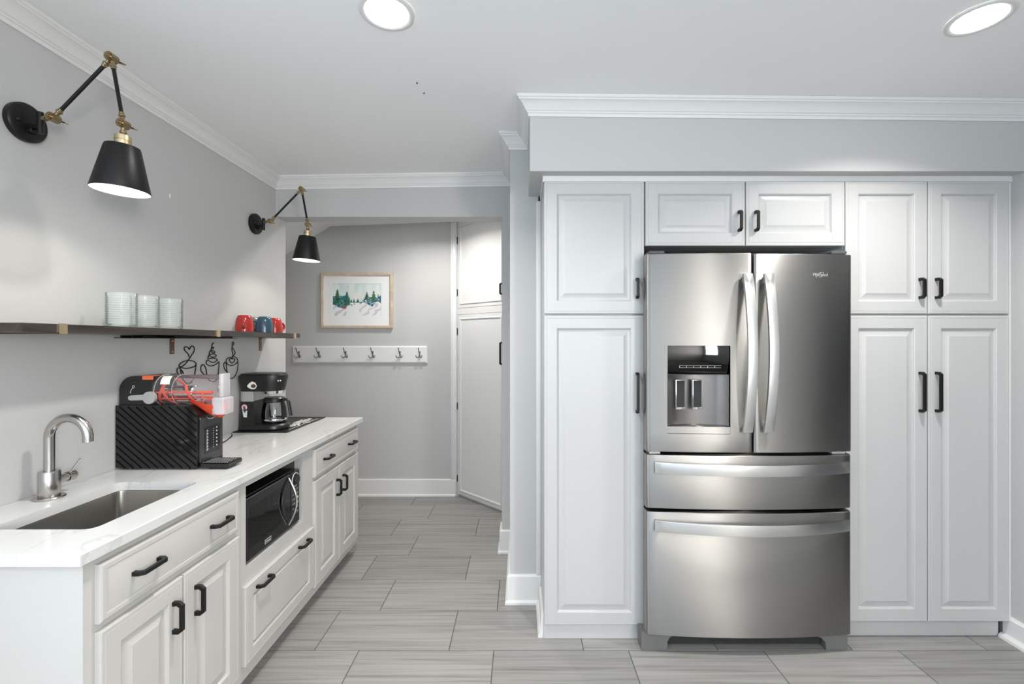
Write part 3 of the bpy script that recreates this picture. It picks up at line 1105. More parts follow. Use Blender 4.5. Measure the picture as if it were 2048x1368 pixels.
N = 17
for i in range(N):
    t = i / 16
    z = 0.537 + 0.215 * t
    s = math.sin(PI * t)
    vs += [(MX, 2.146 - 0.066 * s, z), (MX + 0.006 * s + 0.0004, 2.146 - 0.064 * s, z), (MX + 0.006 * s + 0.0004, 2.146 - 0.046 * s, z), (MX, 2.146 - 0.044 * s, z)]
fs = []
for i in range(N - 1):
    for q in range(3):
        fs.append((i * 4 + q, i * 4 + 4 + q, i * 4 + 5 + q, i * 4 + 1 + q))
MB().add(vs, fs).build('handle_recess', 'black_plastic', md)
bdg = MB().box(MX - 0.0005, MX + 0.0008, 1.948, 1.996, 0.528, 0.546, 0.0003).build('badge', 'print_white', md, smooth=False)
MB().box(MX, MX + 0.0012, 1.9500, 1.994, 0.5298, 0.5442, 0.0003).build('badge_field', 'black_gloss', bdg, smooth=False)
text_part("De'Longhi", 'badge_text', 'print_white', bdg, 0.0105, lambda a, b, c: (MX + 0.0015 + c, 1.972 + a * 0.82, 0.537 + b), 0.0002)

# ------------------------------------------------------------------ wall shelf
SH_Z0, SH_Z1 = 1.4185, 1.4445
XSF = -1.400
def shz(y): return -0.0045 * (y - 1.9)
sh = thing('wall_shelf', 'dark stained wooden wall shelf on lipped metal brackets', 'shelf', (XL, 2.1, 1.42))
b_ = MB()
vs = [(x, y, z + shz(y)) for x in (XL + 0.001, XSF) for y in (1.286, 2.905) for z in (SH_Z0, SH_Z1)]
b_.add(vs, [(0, 1, 3, 2), (4, 6, 7, 5), (0, 4, 5, 1), (2, 3, 7, 6), (0, 2, 6, 4), (1, 5, 7, 3)])
b_.build('board', 'shelf_wood', sh, smooth=False)
for y in (1.398, 2.117, 2.836):
    dz = shz(y)
    m_ = MB()
    m_.box(XL + 0.001, XL + 0.0045, y - 0.0125, y + 0.0125, 1.334, SH_Z0 + dz - 0.0002)
    m_.box(XL + 0.001, XSF + 0.0035, y - 0.0125, y + 0.0125, SH_Z0 + dz - 0.0035, SH_Z0 + dz - 0.0002)
    bk = m_.build('bracket', 'bronze_strip', sh, smooth=False)
    MB().box(XSF + 0.0004, XSF + 0.0040, y - 0.0125, y + 0.0125, SH_Z0 + dz - 0.0036, SH_Z1 + dz + 0.002).build('lip', 'pale_brass', bk, smooth=False)
    for z in (1.345, 1.395):
        MB().cyl((XL + 0.0045, y, z), (XL + 0.0062, y, z), 0.0035, n=12).build('screw', 'pale_brass', bk)

rk = thing('stemware_rack', 'thin black rack screwed under the dark wall shelf', 'rack', (-1.5, 2.0, 1.41))
for i, (x, y0, y1) in enumerate(((-1.575, 1.795, 2.26), (-1.530, 1.795, 2.22), (-1.487, 1.795, 2.20), (-1.445, 1.90, 2.30))):
    dz = shz(2.0)
    MB().box(x - 0.021, x + 0.021, y0, y1, SH_Z0 - 0.0125, SH_Z0 - 0.0095).box(x - 0.004, x + 0.004, y0 + 0.01, y1 - 0.01, SH_Z0 - 0.0096, SH_Z0 + dz - 0.0012).build('rail', 'black_metal', rk, smooth=False)


def on_shelf(x, y): return (x, y, SH_Z1 + shz(y) + 0.0003)


# ribbed tumblers
def tumbler_mesh():
    prof = [(0.0, 0.0), (0.040, 0.0), (0.0455, 0.004)]
    n = 104
    for i in range(n + 1):
        z = 0.006 + 0.108 * i / n
        prof.append((0.0466 + 0.0016 * math.sin(2 * PI * i * 13 / n), z))
    prof += [(0.0470, 0.118), (0.0470, 0.127), (0.0462, 0.128), (0.0450, 0.127), (0.0445, 0.012), (0.040, 0.008), (0.0, 0.008)]
    return MB().lathe(prof, 40)


tm = None
for (x, y), lab in (((-1.487, 1.706), 'clear ribbed glass tumbler on dark shelf, farthest from the mugs'),
                    ((-1.487, 1.812), 'clear ribbed glass tumbler between two others on dark shelf'),
                    ((-1.487, 1.938), 'clear ribbed glass tumbler on dark shelf, closest to the mugs')):
    if tm is None:
        tm = tumbler_mesh().build('tumbler', 'tumbler_glass', origin=(0, 0, 0))
        o = tm
    else:
        o = tm.copy(); C.objects.link(o)
    o.location = on_shelf(x, y)
    tag(o, lab, 'glass', 'ribbed tumblers on the shelf')


# upside-down mugs
def mug(label, m, loc, rz):
    t = thing('mug', label, 'mug', loc, 'mugs on the shelf', rz)
    pr_ = [(0.0, 0.092), (0.024, 0.092), (0.029, 0.0905), (0.033, 0.086), (0.038, 0.074), (0.042, 0.058), (0.0442, 0.038), (0.0445, 0.018), (0.0440, 0.001),
           (0.0425, 0.0), (0.0405, 0.001), (0.0405, 0.02), (0.038, 0.06), (0.030, 0.083), (0.0, 0.086)]
    MB().lathe(pr_, 36).build('body', m, t, local=True, angle=50)
    pts = catmull([(0.0410, 0, 0.064), (0.056, 0, 0.062), (0.068, 0, 0.050), (0.069, 0, 0.034), (0.060, 0, 0.021), (0.043, 0, 0.019)], 5)
    sec = [(0.0075 * math.cos(2 * PI * q / 10), 0.0045 * math.sin(2 * PI * q / 10)) for q in range(10)]
    MB().sweep(pts, sec, up=(0, 1, 0)).build('handle', m, t, local=True, angle=60)
    return t


mug('glossy red mug upside down on shelf, beside a grey mug', 'red_glaze', on_shelf(-1.495, 2.477), math.radians(-62))
mug('glossy slate blue mug upside down on shelf, handle towards red mug', 'blue_glaze', on_shelf(-1.462, 2.612), math.radians(-158))
mug('glossy red mug upside down on shelf, behind the blue mug near shelf end', 'red_glaze', on_shelf(-1.490, 2.772), math.radians(70))
mug('grey mug upside down on shelf by the wall, mostly hidden by blue mug', 'grey_glaze', on_shelf(-1.558, 2.655), math.radians(60))


# ------------------------------------------------------------------ wire cup art on the left wall
def wall_pt(u, v, x=XL + 0.0035):
    px, py = 340 + u * 0.07324, 670 + v * 0.07324
    d = -x * FPX / (VPX - px)
    return (x, d, CAMH - (py - VPY) * d / FPX)


ART = [
    ('black wire wall art of a cup with heart shaped steam', [
        [(520, 600), (500, 520), (440, 460), (395, 400), (395, 345), (440, 320), (490, 345), (530, 395), (560, 335), (610, 300), (655, 330), (665, 400), (640, 480), (580, 570), (500, 690), (420, 790), (340, 850), (275, 865), (250, 830), (300, 770), (400, 715), (520, 695), (640, 715), (710, 770), (705, 830), (600, 885), (470, 915), (350, 900), (285, 865)],
        [(715, 800), (705, 900), (690, 1000), (660, 1130), (610, 1260), (520, 1325), (430, 1300), (340, 1180), (300, 1010), (280, 890)],
        [(275, 890), (215, 910), (190, 970), (220, 1060), (300, 1130), (350, 1125), (370, 1070), (330, 980), (275, 920)]]),
    ('black wire wall art of a cup topped with spiral cream', [
        [(1200, 215), (1165, 240), (1140, 310), (1170, 375), (1195, 345), (1170, 325), (1140, 350), (1125, 420), (1180, 425), (1225, 455), (1210, 488), (1150, 470), (1110, 430), (1080, 470), (1080, 540), (1150, 518), (1240, 530), (1255, 580), (1180, 605), (1095, 575), (1060, 560), (1045, 650), (1150, 630), (1270, 650), (1285, 700), (1180, 750), (1070, 710), (1035, 685), (995, 720), (1000, 790), (1080, 840), (1170, 840), (1270, 790), (1340, 728)],
        [(1340, 728), (1335, 900), (1305, 1110), (1250, 1250), (1150, 1270), (1060, 1220), (1015, 1110), (990, 950), (940, 830), (890, 810), (845, 880), (860, 1000), (960, 1100)]]),
    ('black wire wall art of a cup with small heart and curling steam', [
        [(1690, 640), (1710, 590), (1770, 520), (1775, 460), (1720, 370), (1702, 320), (1745, 240), (1730, 195), (1705, 210), (1700, 320), (1690, 400), (1715, 500), (1712, 590), (1690, 640), (1640, 610), (1560, 650), (1535, 730), (1580, 800), (1680, 832), (1780, 800), (1850, 720), (1830, 640), (1760, 590), (1715, 590)],
        [(1695, 662), (1650, 640), (1620, 690), (1695, 770), (1770, 690), (1750, 640), (1697, 662)],
        [(1850, 720), (1860, 820), (1830, 1000), (1760, 1140), (1690, 1185), (1620, 1160), (1575, 1060), (1545, 900), (1535, 740)],
        [(1545, 760), (1490, 750), (1470, 820), (1490, 920), (1540, 1000)]])]
for lab, strokes in ART:
    mb = MB()
    for s in strokes:
        mb.tube(catmull([wall_pt(*p) for p in s], 4), 0.0024, 6)
    o = mb.build('wire_cup_art', 'black_metal', origin=wall_pt(*strokes[0][0], x=XL))
    tag(o, lab, 'wall art', 'wire cup wall art')

# ------------------------------------------------------------------ swing arm sconces
def make_sconce(loc, label):
    """local: origin on the wall at the plate centre, +x into the room"""
    t = thing('wall_sconce', label, 'wall lamp', loc, 'swing arm wall sconces')
    B = lambda mb, n, m, p=t, a=35: mb.build(n, m, p, local=True, angle=a)
    bp = B(MB().lathe([(0.0, 0.001), (0.060, 0.001), (0.061, 0.004), (0.061, 0.018), (0.058, 0.022), (0.052, 0.024), (0.0, 0.024)], 48, axis='X'), 'wall_plate', 'black_metal')
    for yy in (-0.036, 0.036):
        B(MB().lathe([(0.0, 0.0305), (0.004, 0.030), (0.006, 0.026), (0.006, 0.0235)], 14, (0, yy, -0.004), 'X'), 'screw', 'black_plastic', bp)
    sb = MB().box(0.0235, 0.060, -0.008, 0.008, -0.020, -0.006, 0.002).cyl((0.058, 0, -0.036), (0.058, 0, 0.034), 0.0085, n=16)
    sb.box(0.0235, 0.040, -0.012, 0.012, -0.034, -0.022, 0.002)
    B(sb, 'swivel_bracket', 'black_metal')
    J1, J2, J3 = Vector((0.100, 0, 0.016)), Vector((0.289, 0, 0.211)), Vector((0.327, 0, -0.004))

    def knuckle(p, d1, d2):
        m = MB()
        m.cyl((p.x, p.y - 0.014, p.z), (p.x, p.y + 0.014, p.z), 0.0140, n=24)
        m.cyl((p.x, p.y - 0.0175, p.z), (p.x, p.y - 0.014, p.z), 0.0105, n=24)
        m.cyl((p.x, p.y - 0.0205, p.z), (p.x, p.y - 0.0175, p.z), 0.0055, n=16)
        for d in (d1, d2):
            d = d.normalized()
            m.tube([p + d * 0.012, p + d * 0.022, p + d * 0.024, p + d * 0.030, p + d * 0.032, p + d * 0.038], [0.0068, 0.0062, 0.0092, 0.0092, 0.0072, 0.0072], 16)
        return m

    def wing(p, d):
        d = d.normalized()
        m = MB()
        q = p + Vector((0, 0.014, 0))
        m.cyl(q, q + Vector((0, 0.008, 0)), 0.006, n=12)
        m.sweep([q + Vector((0, 0.012, 0)) - d * 0.004, q + Vector((0, 0.012, 0)) + d * 0.013, q + Vector((0, 0.012, 0)) + d * 0.024],
                [[(-0.004, -0.002), (0.004, -0.002), (0.004, 0.002), (-0.004, 0.002)], [(-0.006, -0.002), (0.006, -0.002), (0.006, 0.002), (-0.006, 0.002)], [(-0.002, -0.001), (0.002, -0.001), (0.002, 0.001), (-0.002, 0.001)]], up=(0, 1, 0))
        return m

    down = Vector((-0.03, 0, -1))
    for p, a, b, wd in ((J1, Vector((-1, 0, -0.1)), J2 - J1, Vector((1, 0, -0.4))), (J2, J1 - J2, J3 - J2, Vector((1, 0, -0.3))), (J3, J2 - J3, down, Vector((1, 0, -0.3)))):
        kn = B(knuckle(p, a, b), 'joint', 'brass')
        B(wing(p, wd), 'wing_nut', 'brass', kn)
    for a, b in ((J1, J2), (J2, J3)):
        d = (b - a).normalized()
        B(MB().cyl(a + d * 0.034, b - d * 0.034, 0.0056, n=16), 'arm', 'black_metal')
    # socket and shade hang along a slightly tilted axis
    ax = Vector((-0.045, 0, -1)).normalized()
    o = J3 + down.normalized() * 0.036
    q = Vector((0, 0, -1)).rotation_difference(ax)
    def L(mb, n, m, p=t, a=35):
        mb.v = [tuple(o + q @ Vector(v)) for v in mb.v]
        return mb.build(n, m, p, local=True, angle=a)
    L(MB().lathe([(0.0, 0.002), (0.012, 0.002), (0.022, -0.003), (0.0230, -0.018), (0.0215, -0.019), (0.0215, -0.022), (0.0230, -0.023), (0.0230, -0.036), (0.0, -0.036)], 32), 'socket', 'pale_brass')
    sd = L(MB().lathe([(0.020, -0.0362), (0.041, -0.0362), (0.0465, -0.038), (0.0485, -0.044), (0.0785, -0.180), (0.0780, -0.182), (0.0770, -0.182)], 48), 'shade', 'black_metal', a=50)
    L(MB().lathe([(0.020, -0.040), (0.044, -0.042), (0.0764, -0.1805), (0.0774, -0.1815)], 48), 'shade_lining', 'shade_inner', sd, 60)
    L(MB().lathe([(0.0, -0.150), (0.020, -0.145), (0.030, -0.128), (0.030, -0.110), (0.022, -0.085), (0.013, -0.070), (0.013, -0.045), (0.0, -0.045)], 24), 'bulb', 'bulb_glow', sd, 60)
    return t, o + q @ Vector((0, 0, -0.160))


SC1 = (XL, 1.484, 2.103)
sc1, lp = make_sconce(SC1, 'black and brass swing arm sconce mounted above the sink faucet')
sc2 = copy_tree(sc1)
SC2 = (XL, 2.772, 2.103)
sc2.location = SC2
sc2['label'] = 'black and brass swing arm sconce mounted above the coffee mugs'
for p in (SC1, SC2):
    l = bpy.data.lights.new('sconce_light', 'SPOT')
    l.energy = SCONCE_POWER * 4
    l.color = (1.0, 0.93, 0.82)
    l.shadow_soft_size = 0.05
    l.spot_size = math.radians(140)
    l.spot_blend = 0.35
    o = bpy.data.objects.new('sconce_light', l)
    C.objects.link(o)
    o.location = Vector(p) + lp
    o.rotation_euler = (0, math.radians(5), 0)


# ------------------------------------------------------------------ recessed ceiling lights
def can(x, y, z, label, power, ec=(1.0, 0.97, 0.925), sp=132):
    t = thing('recessed_light', label, 'ceiling light', (x, y, z), 'recessed ceiling lights')
    MB().lathe([(0.070, 0.0), (0.072, -0.003), (0.082, -0.0045), (0.090, -0.002), (0.091, 0.0)], 48).build('trim_ring', 'trim_white', t, local=True, angle=60)
    MB().lathe([(0.0, -0.0022), (0.071, -0.0022), (0.071, 0.0)], 48).build('lens', 'lens_glow', t, local=True)
    a = area('recessed_lamp', (x, y, z - 0.007), (0, 0, 0), 0.14, 0.14, power, ec, 'DISK', math.radians(sp))
    return t


can(-0.443, 1.516, ceil_z(-0.443) - 0.0005, 'round white recessed ceiling light over the floor aisle, lit', CAN_POWER)
can(1.535, 1.530, ceil_z(1.535) - 0.0005, 'round white recessed ceiling light in front of the wide pantry, lit', CAN_POWER)
can(-0.443, -0.90, ceil_z(-0.443) - 0.0005, 'added unseen recessed ceiling light over the near end of room', CAN_POWER)  # this and the next are added behind the camera for overall light
can(1.535, -0.90, ceil_z(1.535) - 0.0005, 'added unseen recessed ceiling light over the near right of room', CAN_POWER)
can(-0.70, 3.47, 2.460, 'round white recessed ceiling light in the passage ceiling', HALL_POWER, sp=152)

# two small screws left in the ceiling, one filled patch on the wall
for x, y, lab in ((-0.4365, 1.930, 'tiny dark screw left in ceiling, closer to the round light'), (-0.424, 2.010, 'tiny dark screw left in ceiling, farther from the round light')):
    o = MB().lathe([(0.0, -0.004), (0.0025, -0.0035), (0.0032, 0.0)], 10).build('ceiling_screw', 'black_metal', local=True)
    o.location = (x, y, ceil_z(x) - 0.0002)
    tag(o, lab, 'screw', 'screws in the ceiling')
o = MB().lathe([(0.0, 0.0022), (0.005, 0.002), (0.0065, 0.0002)], 14, axis='X', sy=1.7).build('wall_anchor', 'trim_white', local=True)
o.location = (XL + 0.0002, 2.108, 2.063)
tag(o, 'small white wall anchor in the grey left wall', 'anchor')

# ------------------------------------------------------------------ slush machine
sm = thing('slush_machine', 'black frozen drink machine with clear tank and orange auger', 'drink machine', (-1.45, 1.895, CZ))
SMY0, SMY1 = 1.819, 1.972
ZB = CZ + 0.0005
bd = MB()
prof = [(-1.606, 0.892), (-1.284, 0.892), (-1.284, 1.100), (-1.318, 1.1365), (-1.606, 1.1365)]
bd.prism([(x, SMY0 + 0.006, z) for x, z in prof], (0, SMY1 - SMY0 - 0.006, 0))
body = bd.build('body', 'black_gloss', sm, smooth=False)
for x in (-1.57, -1.32):
    for y in (1.84, 1.95):
        MB().cyl((x, y, ZB), (x, y, 0.8925), 0.012, n=14).build('foot', 'black_plastic', sm)
# side panel with diagonal ribs
sp = MB()
poly = [(-1.610, 0.890), (-1.286, 0.890), (-1.286, 1.108), (-1.316, 1.139), (-1.610, 1.139)]
sp.prism([(x, SMY0, z) for x, z in poly], (0, 0.0055, 0))
spn = sp.build('side_panel', 'panel_gloss', sm, smooth=False)
k = 0
for i in range(-14, 16):
    # ribs run down to the right at about 45 degrees; clip to the panel
    c = 0.895 + i * 0.0325 * 0.86
    pts = []
    x0, x1 = -1.607, -1.289
    slope = -0.86
    def zat(x): return c + 0.28 + slope * (x - x0)
    za, zb = zat(x0), zat(x1)
    xa, xb = x0, x1
    zlo, zhi = 0.893, 1.135
    if za > zhi: xa = x0 + (zhi - za) / slope; za = zhi
    if zb < zlo: xb = x0 + (zlo - zat(x0)) / slope; zb = zlo
    if xb > -1.316 and zb > 1.10: continue
    if xa > xb - 0.01 or za < zlo or zb > zhi: continue
    wv = 0.0052
    MB().prism([(xa, SMY0 + 0.0002, za), (xb, SMY0 + 0.0002, zb), (xb, SMY0 - 0.0018, zb), (xa, SMY0 - 0.0018, za)], (0, 0, -wv)).build('rib', 'rib_black', spn, smooth=False)
# front panel with controls (faces the aisle)
fp = MB().box(-1.286, -1.281, SMY0 + 0.012, SMY1 - 0.004, 0.905, 1.085, 0.002).build('front_panel', 'charcoal_gloss', sm)
MB().box(-1.282, -1.2800, SMY0 + 0.035, SMY1 - 0.022, 0.935, 1.045, 0.0006).build('control_panel', 'black_gloss', fp)
rnd = random.Random(3)
for i in range(7):
    z = 1.028 - i * 0.0125
    y = 1.868
    MB().tube(catmull([(-1.2795, y - 0.004, z), (-1.2795, y + 0.004, z + 0.003), (-1.2795, y + 0.003, z - 0.004), (-1.2795, y - 0.003, z - 0.005)], 3), 0.0009, 5).build('glyph', 'print_white', fp)
for i in range(9):
    z = 1.030 - i * 0.0095
    MB().box(-1.2802, -1.2794, 1.905, 1.909, z, z + 0.0022).build('indicator', 'print_white', fp, smooth=False)
for i in range(6):
    z = 1.033 - i * 0.015
    MB().lathe([(0.0, 0.0008), (0.0034, 0.0006), (0.0036, 0.0)], 10, (-1.2800, 1.928, z), 'X').build('button', 'print_white', fp)
pts = [(-1.2802, 1.895 + 0.030 * math.cos(a), 1.092 + 0.018 * math.sin(a)) for a in [math.radians(200 + 140 * i / 12) for i in range(13)]]
MB().tube(pts, 0.0014, 6).build('trim_arc', 'chrome', fp)
# upper housing with rounded back edge
hp = []
zc_, r_ = 1.195, 0.058
for i in range(9):
    a = math.radians(180 - 90 * i / 8)
    hp.append((-1.548 + r_ * math.cos(a), 1.1965 + r_ * math.sin(a)))
hp = [(-1.606, 1.1370)] + hp + [(-1.478, 1.2545), (-1.478, 1.1370)]
MB().prism([(x, SMY0 + 0.012, z) for x, z in hp], (0, SMY1 - SMY0 - 0.016, 0)).build('housing', 'black_plastic', sm, smooth=False)
tag(MB().box(-1.513, -1.470, SMY0 + 0.010, SMY0 + 0.045, 1.2535, 1.2552).box(-1.513, -1.470, SMY0 + 0.0112, SMY0 + 0.0125, 1.240, 1.2552).build('sticker', 'orange_sticker', sm, smooth=False), 'orange sticker')
# tank
TY, TZ, TR = 1.893, 1.193, 0.063
tk = MB().lathe([(0.0600, -1.476), (TR, -1.474), (TR, -1.250), (0.058, -1.240), (0.030, -1.234), (0.0, -1.233)], 36, (0, TY, TZ), 'X').build('tank', 'clear_plastic', sm, angle=50)
pts = [(-1.466, TY + (TR + 0.001) * math.cos(2 * PI * i / 40), TZ + (TR + 0.001) * math.sin(2 * PI * i / 40)) for i in range(40)]
MB().tube(pts, 0.0012, 6, closed=True).build('rim', 'frost_plastic', tk)
pts = [(-1.395, TY + (TR + 0.001) * math.cos(2 * PI * i / 40), TZ + (TR + 0.001) * math.sin(2 * PI * i / 40)) for i in range(40)]
MB().tube(pts, 0.0009, 6, closed=True).build('rim', 'frost_plastic', tk)
# white label wrapped on the tank
vs, fs = [], []
for i in range(7):
    a = math.radians(112 + 42 * i / 6)
    for x in (-1.440 + 0.012 * (i / 6 - 1), -1.402 + 0.012 * (i / 6 - 1)):
        vs.append((x - 0.006, TY + (TR + 0.0012) * math.cos(a), TZ + (TR + 0.0012) * math.sin(a)))
for i in range(6):
    fs.append((2 * i, 2 * i + 1, 2 * i + 3, 2 * i + 2))
tag(MB().add(vs, fs).build('sticker', 'white_sticker', tk), 'white label')
# chilled cylinder and orange auger
MB().lathe([(0.0, -1.476), (0.030, -1.476), (0.030, -1.345), (0.026, -1.340), (0.0, -1.340)], 28, (0, TY, TZ - 0.012), 'X').build('chill_cylinder', 'chrome', sm)
au = MB()
sec = [(-0.0045, -0.002), (0.0045, -0.002), (0.0045, 0.002), (-0.0045, 0.002)]
for x0, x1, a0, a1 in ((-1.434, -1.478, 2.2, 4.75), (-1.446, -1.412, 2.6, 4.75), (-1.352, -1.318, 2.6, 4.4), (-1.400, -1.440, -0.6, 1.2)):
    hel = []
    for i in range(21):
        t = i / 20
        a = a0 + (a1 - a0) * t
        hel.append((x0 + (x1 - x0) * t, TY + 0.050 * math.cos(a), TZ - 0.004 + 0.050 * math.sin(a)))
    au.sweep(hel, sec, up=(1, 0, 0))
for a, x1 in ((3.18, -1.283), (3.75, -1.345), (5.6, -1.300)):
    au.tube([(-1.470, TY + 0.048 * math.cos(a), TZ - 0.004 + 0.048 * math.sin(a)), (x1, TY + 0.048 * math.cos(a), TZ - 0.004 + 0.048 * math.sin(a))], 0.0034, 8)
au.tube([(-1.283, TY - 0.048, TZ - 0.006), (-1.284, TY - 0.046, TZ - 0.030), (-1.300, TY - 0.030, TZ - 0.038)], 0.0034, 8)
# front wheel and scraper of the auger
au.cyl((-1.335, TY, TZ - 0.012), (-1.275, TY, TZ - 0.012), 0.0075, n=14)
au.build('auger', 'orange_plastic', sm, angle=40)
# the sloping orange chute under the front of the tank
ch = MB()
vs, fs = [], []
for i in range(9):
    t = i / 8
    x = -1.335 + 0.098 * t
    dz = 0.010 + 0.055 * math.sin(t * PI / 2) ** 1.3
    for j in range(7):
        a = math.radians(200 + 140 * j / 6)
        vs.append((x, TY + 0.060 * math.cos(a), TZ - 0.020 + (0.030 + dz) * math.sin(a)))
for i in range(8):
    for j in range(6):
        fs.append((i * 7 + j, i * 7 + 7 + j, i * 7 + 8 + j, i * 7 + 1 + j))
ch.add(vs, fs)
ch.build('chute', 'orange_plastic', sm, angle=50)
# spout at the front of the tank
MB().box(-1.247, -1.196, TY - 0.050, TY + 0.020, 1.096, 1.166, 0.008, 3).build('spout', 'frost_plastic', sm, angle=50)
MB().box(-1.222, -1.204, TY - 0.042, TY + 0.008, 1.166, 1.262, 0.005, 2).build('tap_lever', 'frost_plastic', sm, angle=50)
MB().tube([(-1.232, TY - 0.030, 1.170), (-1.226, TY - 0.036, 1.20), (-1.222, TY - 0.030, 1.232)], 0.0022, 8).build('tap_spring', 'chrome', sm)
# side latch
lt = MB()
lt.cyl((-1.478, SMY0 + 0.0115, 1.169), (-1.478, SMY0 - 0.001, 1.169), 0.0245, n=28)
lt.prism([(-1.560, SMY0 + 0.002, 1.161), (-1.563, SMY0 + 0.002, 1.168), (-1.560, SMY0 + 0.002, 1.175), (-1.552, SMY0 + 0.002, 1.178), (-1.490, SMY0 + 0.002, 1.182), (-1.490, SMY0 + 0.002, 1.160), (-1.552, SMY0 + 0.002, 1.158)], (0, 0.007, 0))
lt.build('latch', 'silver_plastic', sm, angle=40)
mk = MB()
mk.tube(catmull([(-1.561, SMY0 + 0.0115, 1.186), (-1.559, SMY0 + 0.0115, 1.197), (-1.552, SMY0 + 0.0115, 1.207)], 4), 0.0009, 6)
mk.tube([(-1.549 + 0.004 * math.cos(2 * PI * i / 12), SMY0 + 0.0115, 1.212 + 0.005 * math.sin(2 * PI * i / 12)) for i in range(12)], 0.0008, 6, closed=True)
mk.build('latch_mark', 'print_white', sm)
# drip tray with perforated grate
dt = MB().box(-1.277, -1.164, 1.822, 1.915, 0.8905, 0.908, 0.003).box(-1.25, -1.18, 1.835, 1.90, ZB, 0.892).build('drip_tray', 'black_gloss', sm)
gr = MB().box(-1.273, -1.168, 1.826, 1.911, 0.9075, 0.9092, 0.0005).build('grate', 'black_plastic', dt, smooth=False)
g = MB()
for i in range(10):
    for j in range(6):
        x = -1.267 + i * 0.0102 + (j % 2) * 0.004
        y = 1.831 + j * 0.0135
        if x > -1.175: continue
        g.prism([(x - 0.0035, y, 0.9091), (x, y - 0.005, 0.9091), (x + 0.0035, y, 0.9091), (x, y + 0.005, 0.9091)], (0, 0, 0.0004))
tag(g.build('grate_studs', 'silver_plastic', gr, smooth=False), kind='stuff')

# power cord lying on the counter
cz = CZ + 0.0030
cp_ = catmull([(-1.36, 1.985, cz), (-1.395, 2.06, cz), (-1.43, 2.13, cz), (-1.475, 2.16, cz), (-1.50, 2.22, cz), (-1.495, 2.30, cz), (-1.52, 2.38, cz), (-1.552, 2.46, cz), (-1.592, 2.52, cz)], 6)
o = MB().tube(cp_, 0.0026, 8).build('power_cord', 'black_plastic', origin=(-1.45, 2.2, CZ))
tag(o, 'thin black power cord lying on the counter behind the drink machine', 'cord')

# ------------------------------------------------------------------ coffee mat and coffee maker
cmz = CZ + 0.0005
mt = thing('counter_mat', 'black rubber counter mat printed white under the coffee maker', 'mat', (-1.45, 2.8, CZ))
MB().box(-1.605, -1.300, 2.548, 3.050, cmz, cmz + 0.0035, 0.0012).build('base', 'black_plastic', mt)
m_ = MB()
for a, b, c, d in ((-1.605, -1.597, 2.548, 3.050), (-1.308, -1.300, 2.548, 3.050), (-1.597, -1.308, 2.548, 2.556), (-1.597, -1.308, 3.042, 3.050)):
    m_.box(a, b, c, d, cmz + 0.003, cmz + 0.0055)
m_.build('rim', 'black_plastic', mt, smooth=False)
ptz = cmz + 0.0038
rnd = random.Random(5)
# worn white script and splashes printed on the mat
pm = MB()
script = [(0, 0), (0.02, 0.03), (0.0, 0.045), (-0.02, 0.02), (0.0, -0.01), (0.03, 0.01), (0.045, 0.04), (0.05, 0.0), (0.07, -0.01), (0.085, 0.03), (0.07, 0.04), (0.08, 0.0), (0.11, 0.01), (0.13, 0.06), (0.12, 0.09), (0.115, -0.04), (0.14, 0.0), (0.16, 0.05), (0.17, 0.09), (0.15, -0.04), (0.18, 0.0), (0.20, 0.03), (0.185, 0.035), (0.19, 0.0), (0.22, 0.0), (0.24, 0.03), (0.225, 0.035), (0.23, 0.0), (0.26, 0.012)]
pm.sweep(catmull([(-1.385 + b * 0.7, 2.74 + a, ptz) for a, b in script], 4), [(-0.0003, -0.0045), (0.0003, -0.0045), (0.0003, 0.0045), (-0.0003, 0.0045)], up=(0, 0, 1))
pm.build('lettering', 'white_sticker', mt)
for i in range(16):
    x, y, r = -1.37 + rnd.uniform(-0.06, 0.05), 2.73 + rnd.uniform(0, 0.28), rnd.uniform(0.004, 0.010)
    MB().lathe([(0.0, 0.0004), (r, 0.0002), (r, 0.0)], 9, (x, y, cmz + 0.0034), sx=rnd.uniform(0.6, 1), sy=rnd.uniform(1, 1.8)).build('splash', 'white_sticker', mt)
MB().box(-1.330, -1.326, 2.62, 2.98, cmz + 0.0034, cmz + 0.0040).build('printed_line', 'print_white', mt, smooth=False)

cm = thing('coffee_maker', 'black drip coffee maker with silver band and glass carafe', 'coffee maker', (-1.46, 2.66, CZ))
CMY = 2.665
CMZ = cmz + 0.0057
XA, XB_ = -1.600, -1.340


def stadium(x0, x1, yc, hw, n=10, rb=0.03):
    """plan outline: rounded front (right end), soft corners at the back"""
    out = []
    for i in range(n + 1):
        a = math.radians(-90 + 180 * i / n)
        out.append((x1 - hw + hw * math.cos(a), yc + hw * math.sin(a)))
    for i in range(5):
        a = math.radians(90 + 90 * i / 4)
        out.append((x0 + rb + rb * math.cos(a), yc + hw - rb + rb * math.sin(a)))
    for i in range(5):
        a = math.radians(180 + 90 * i / 4)
        out.append((x0 + rb + rb * math.cos(a), yc - hw + rb + rb * math.sin(a)))
    return out


def loft(mb, sections):
    k = len(sections[0])
    fs = []
    for i in range(len(sections) - 1):
        for q in range(k):
            r = (q + 1) % k
            fs.append((i * k + q, i * k + r, (i + 1) * k + r, (i + 1) * k + q))
    fs.append(tuple(range(k)))
    fs.append(tuple((len(sections) - 1) * k + q for q in range(k)))
    return mb.add([p for s in sections for p in s], fs)


def st(x0, x1, hw, z, rb=0.03): return [(x, y, z) for x, y in stadium(x0, x1, CMY, hw, rb=rb)]


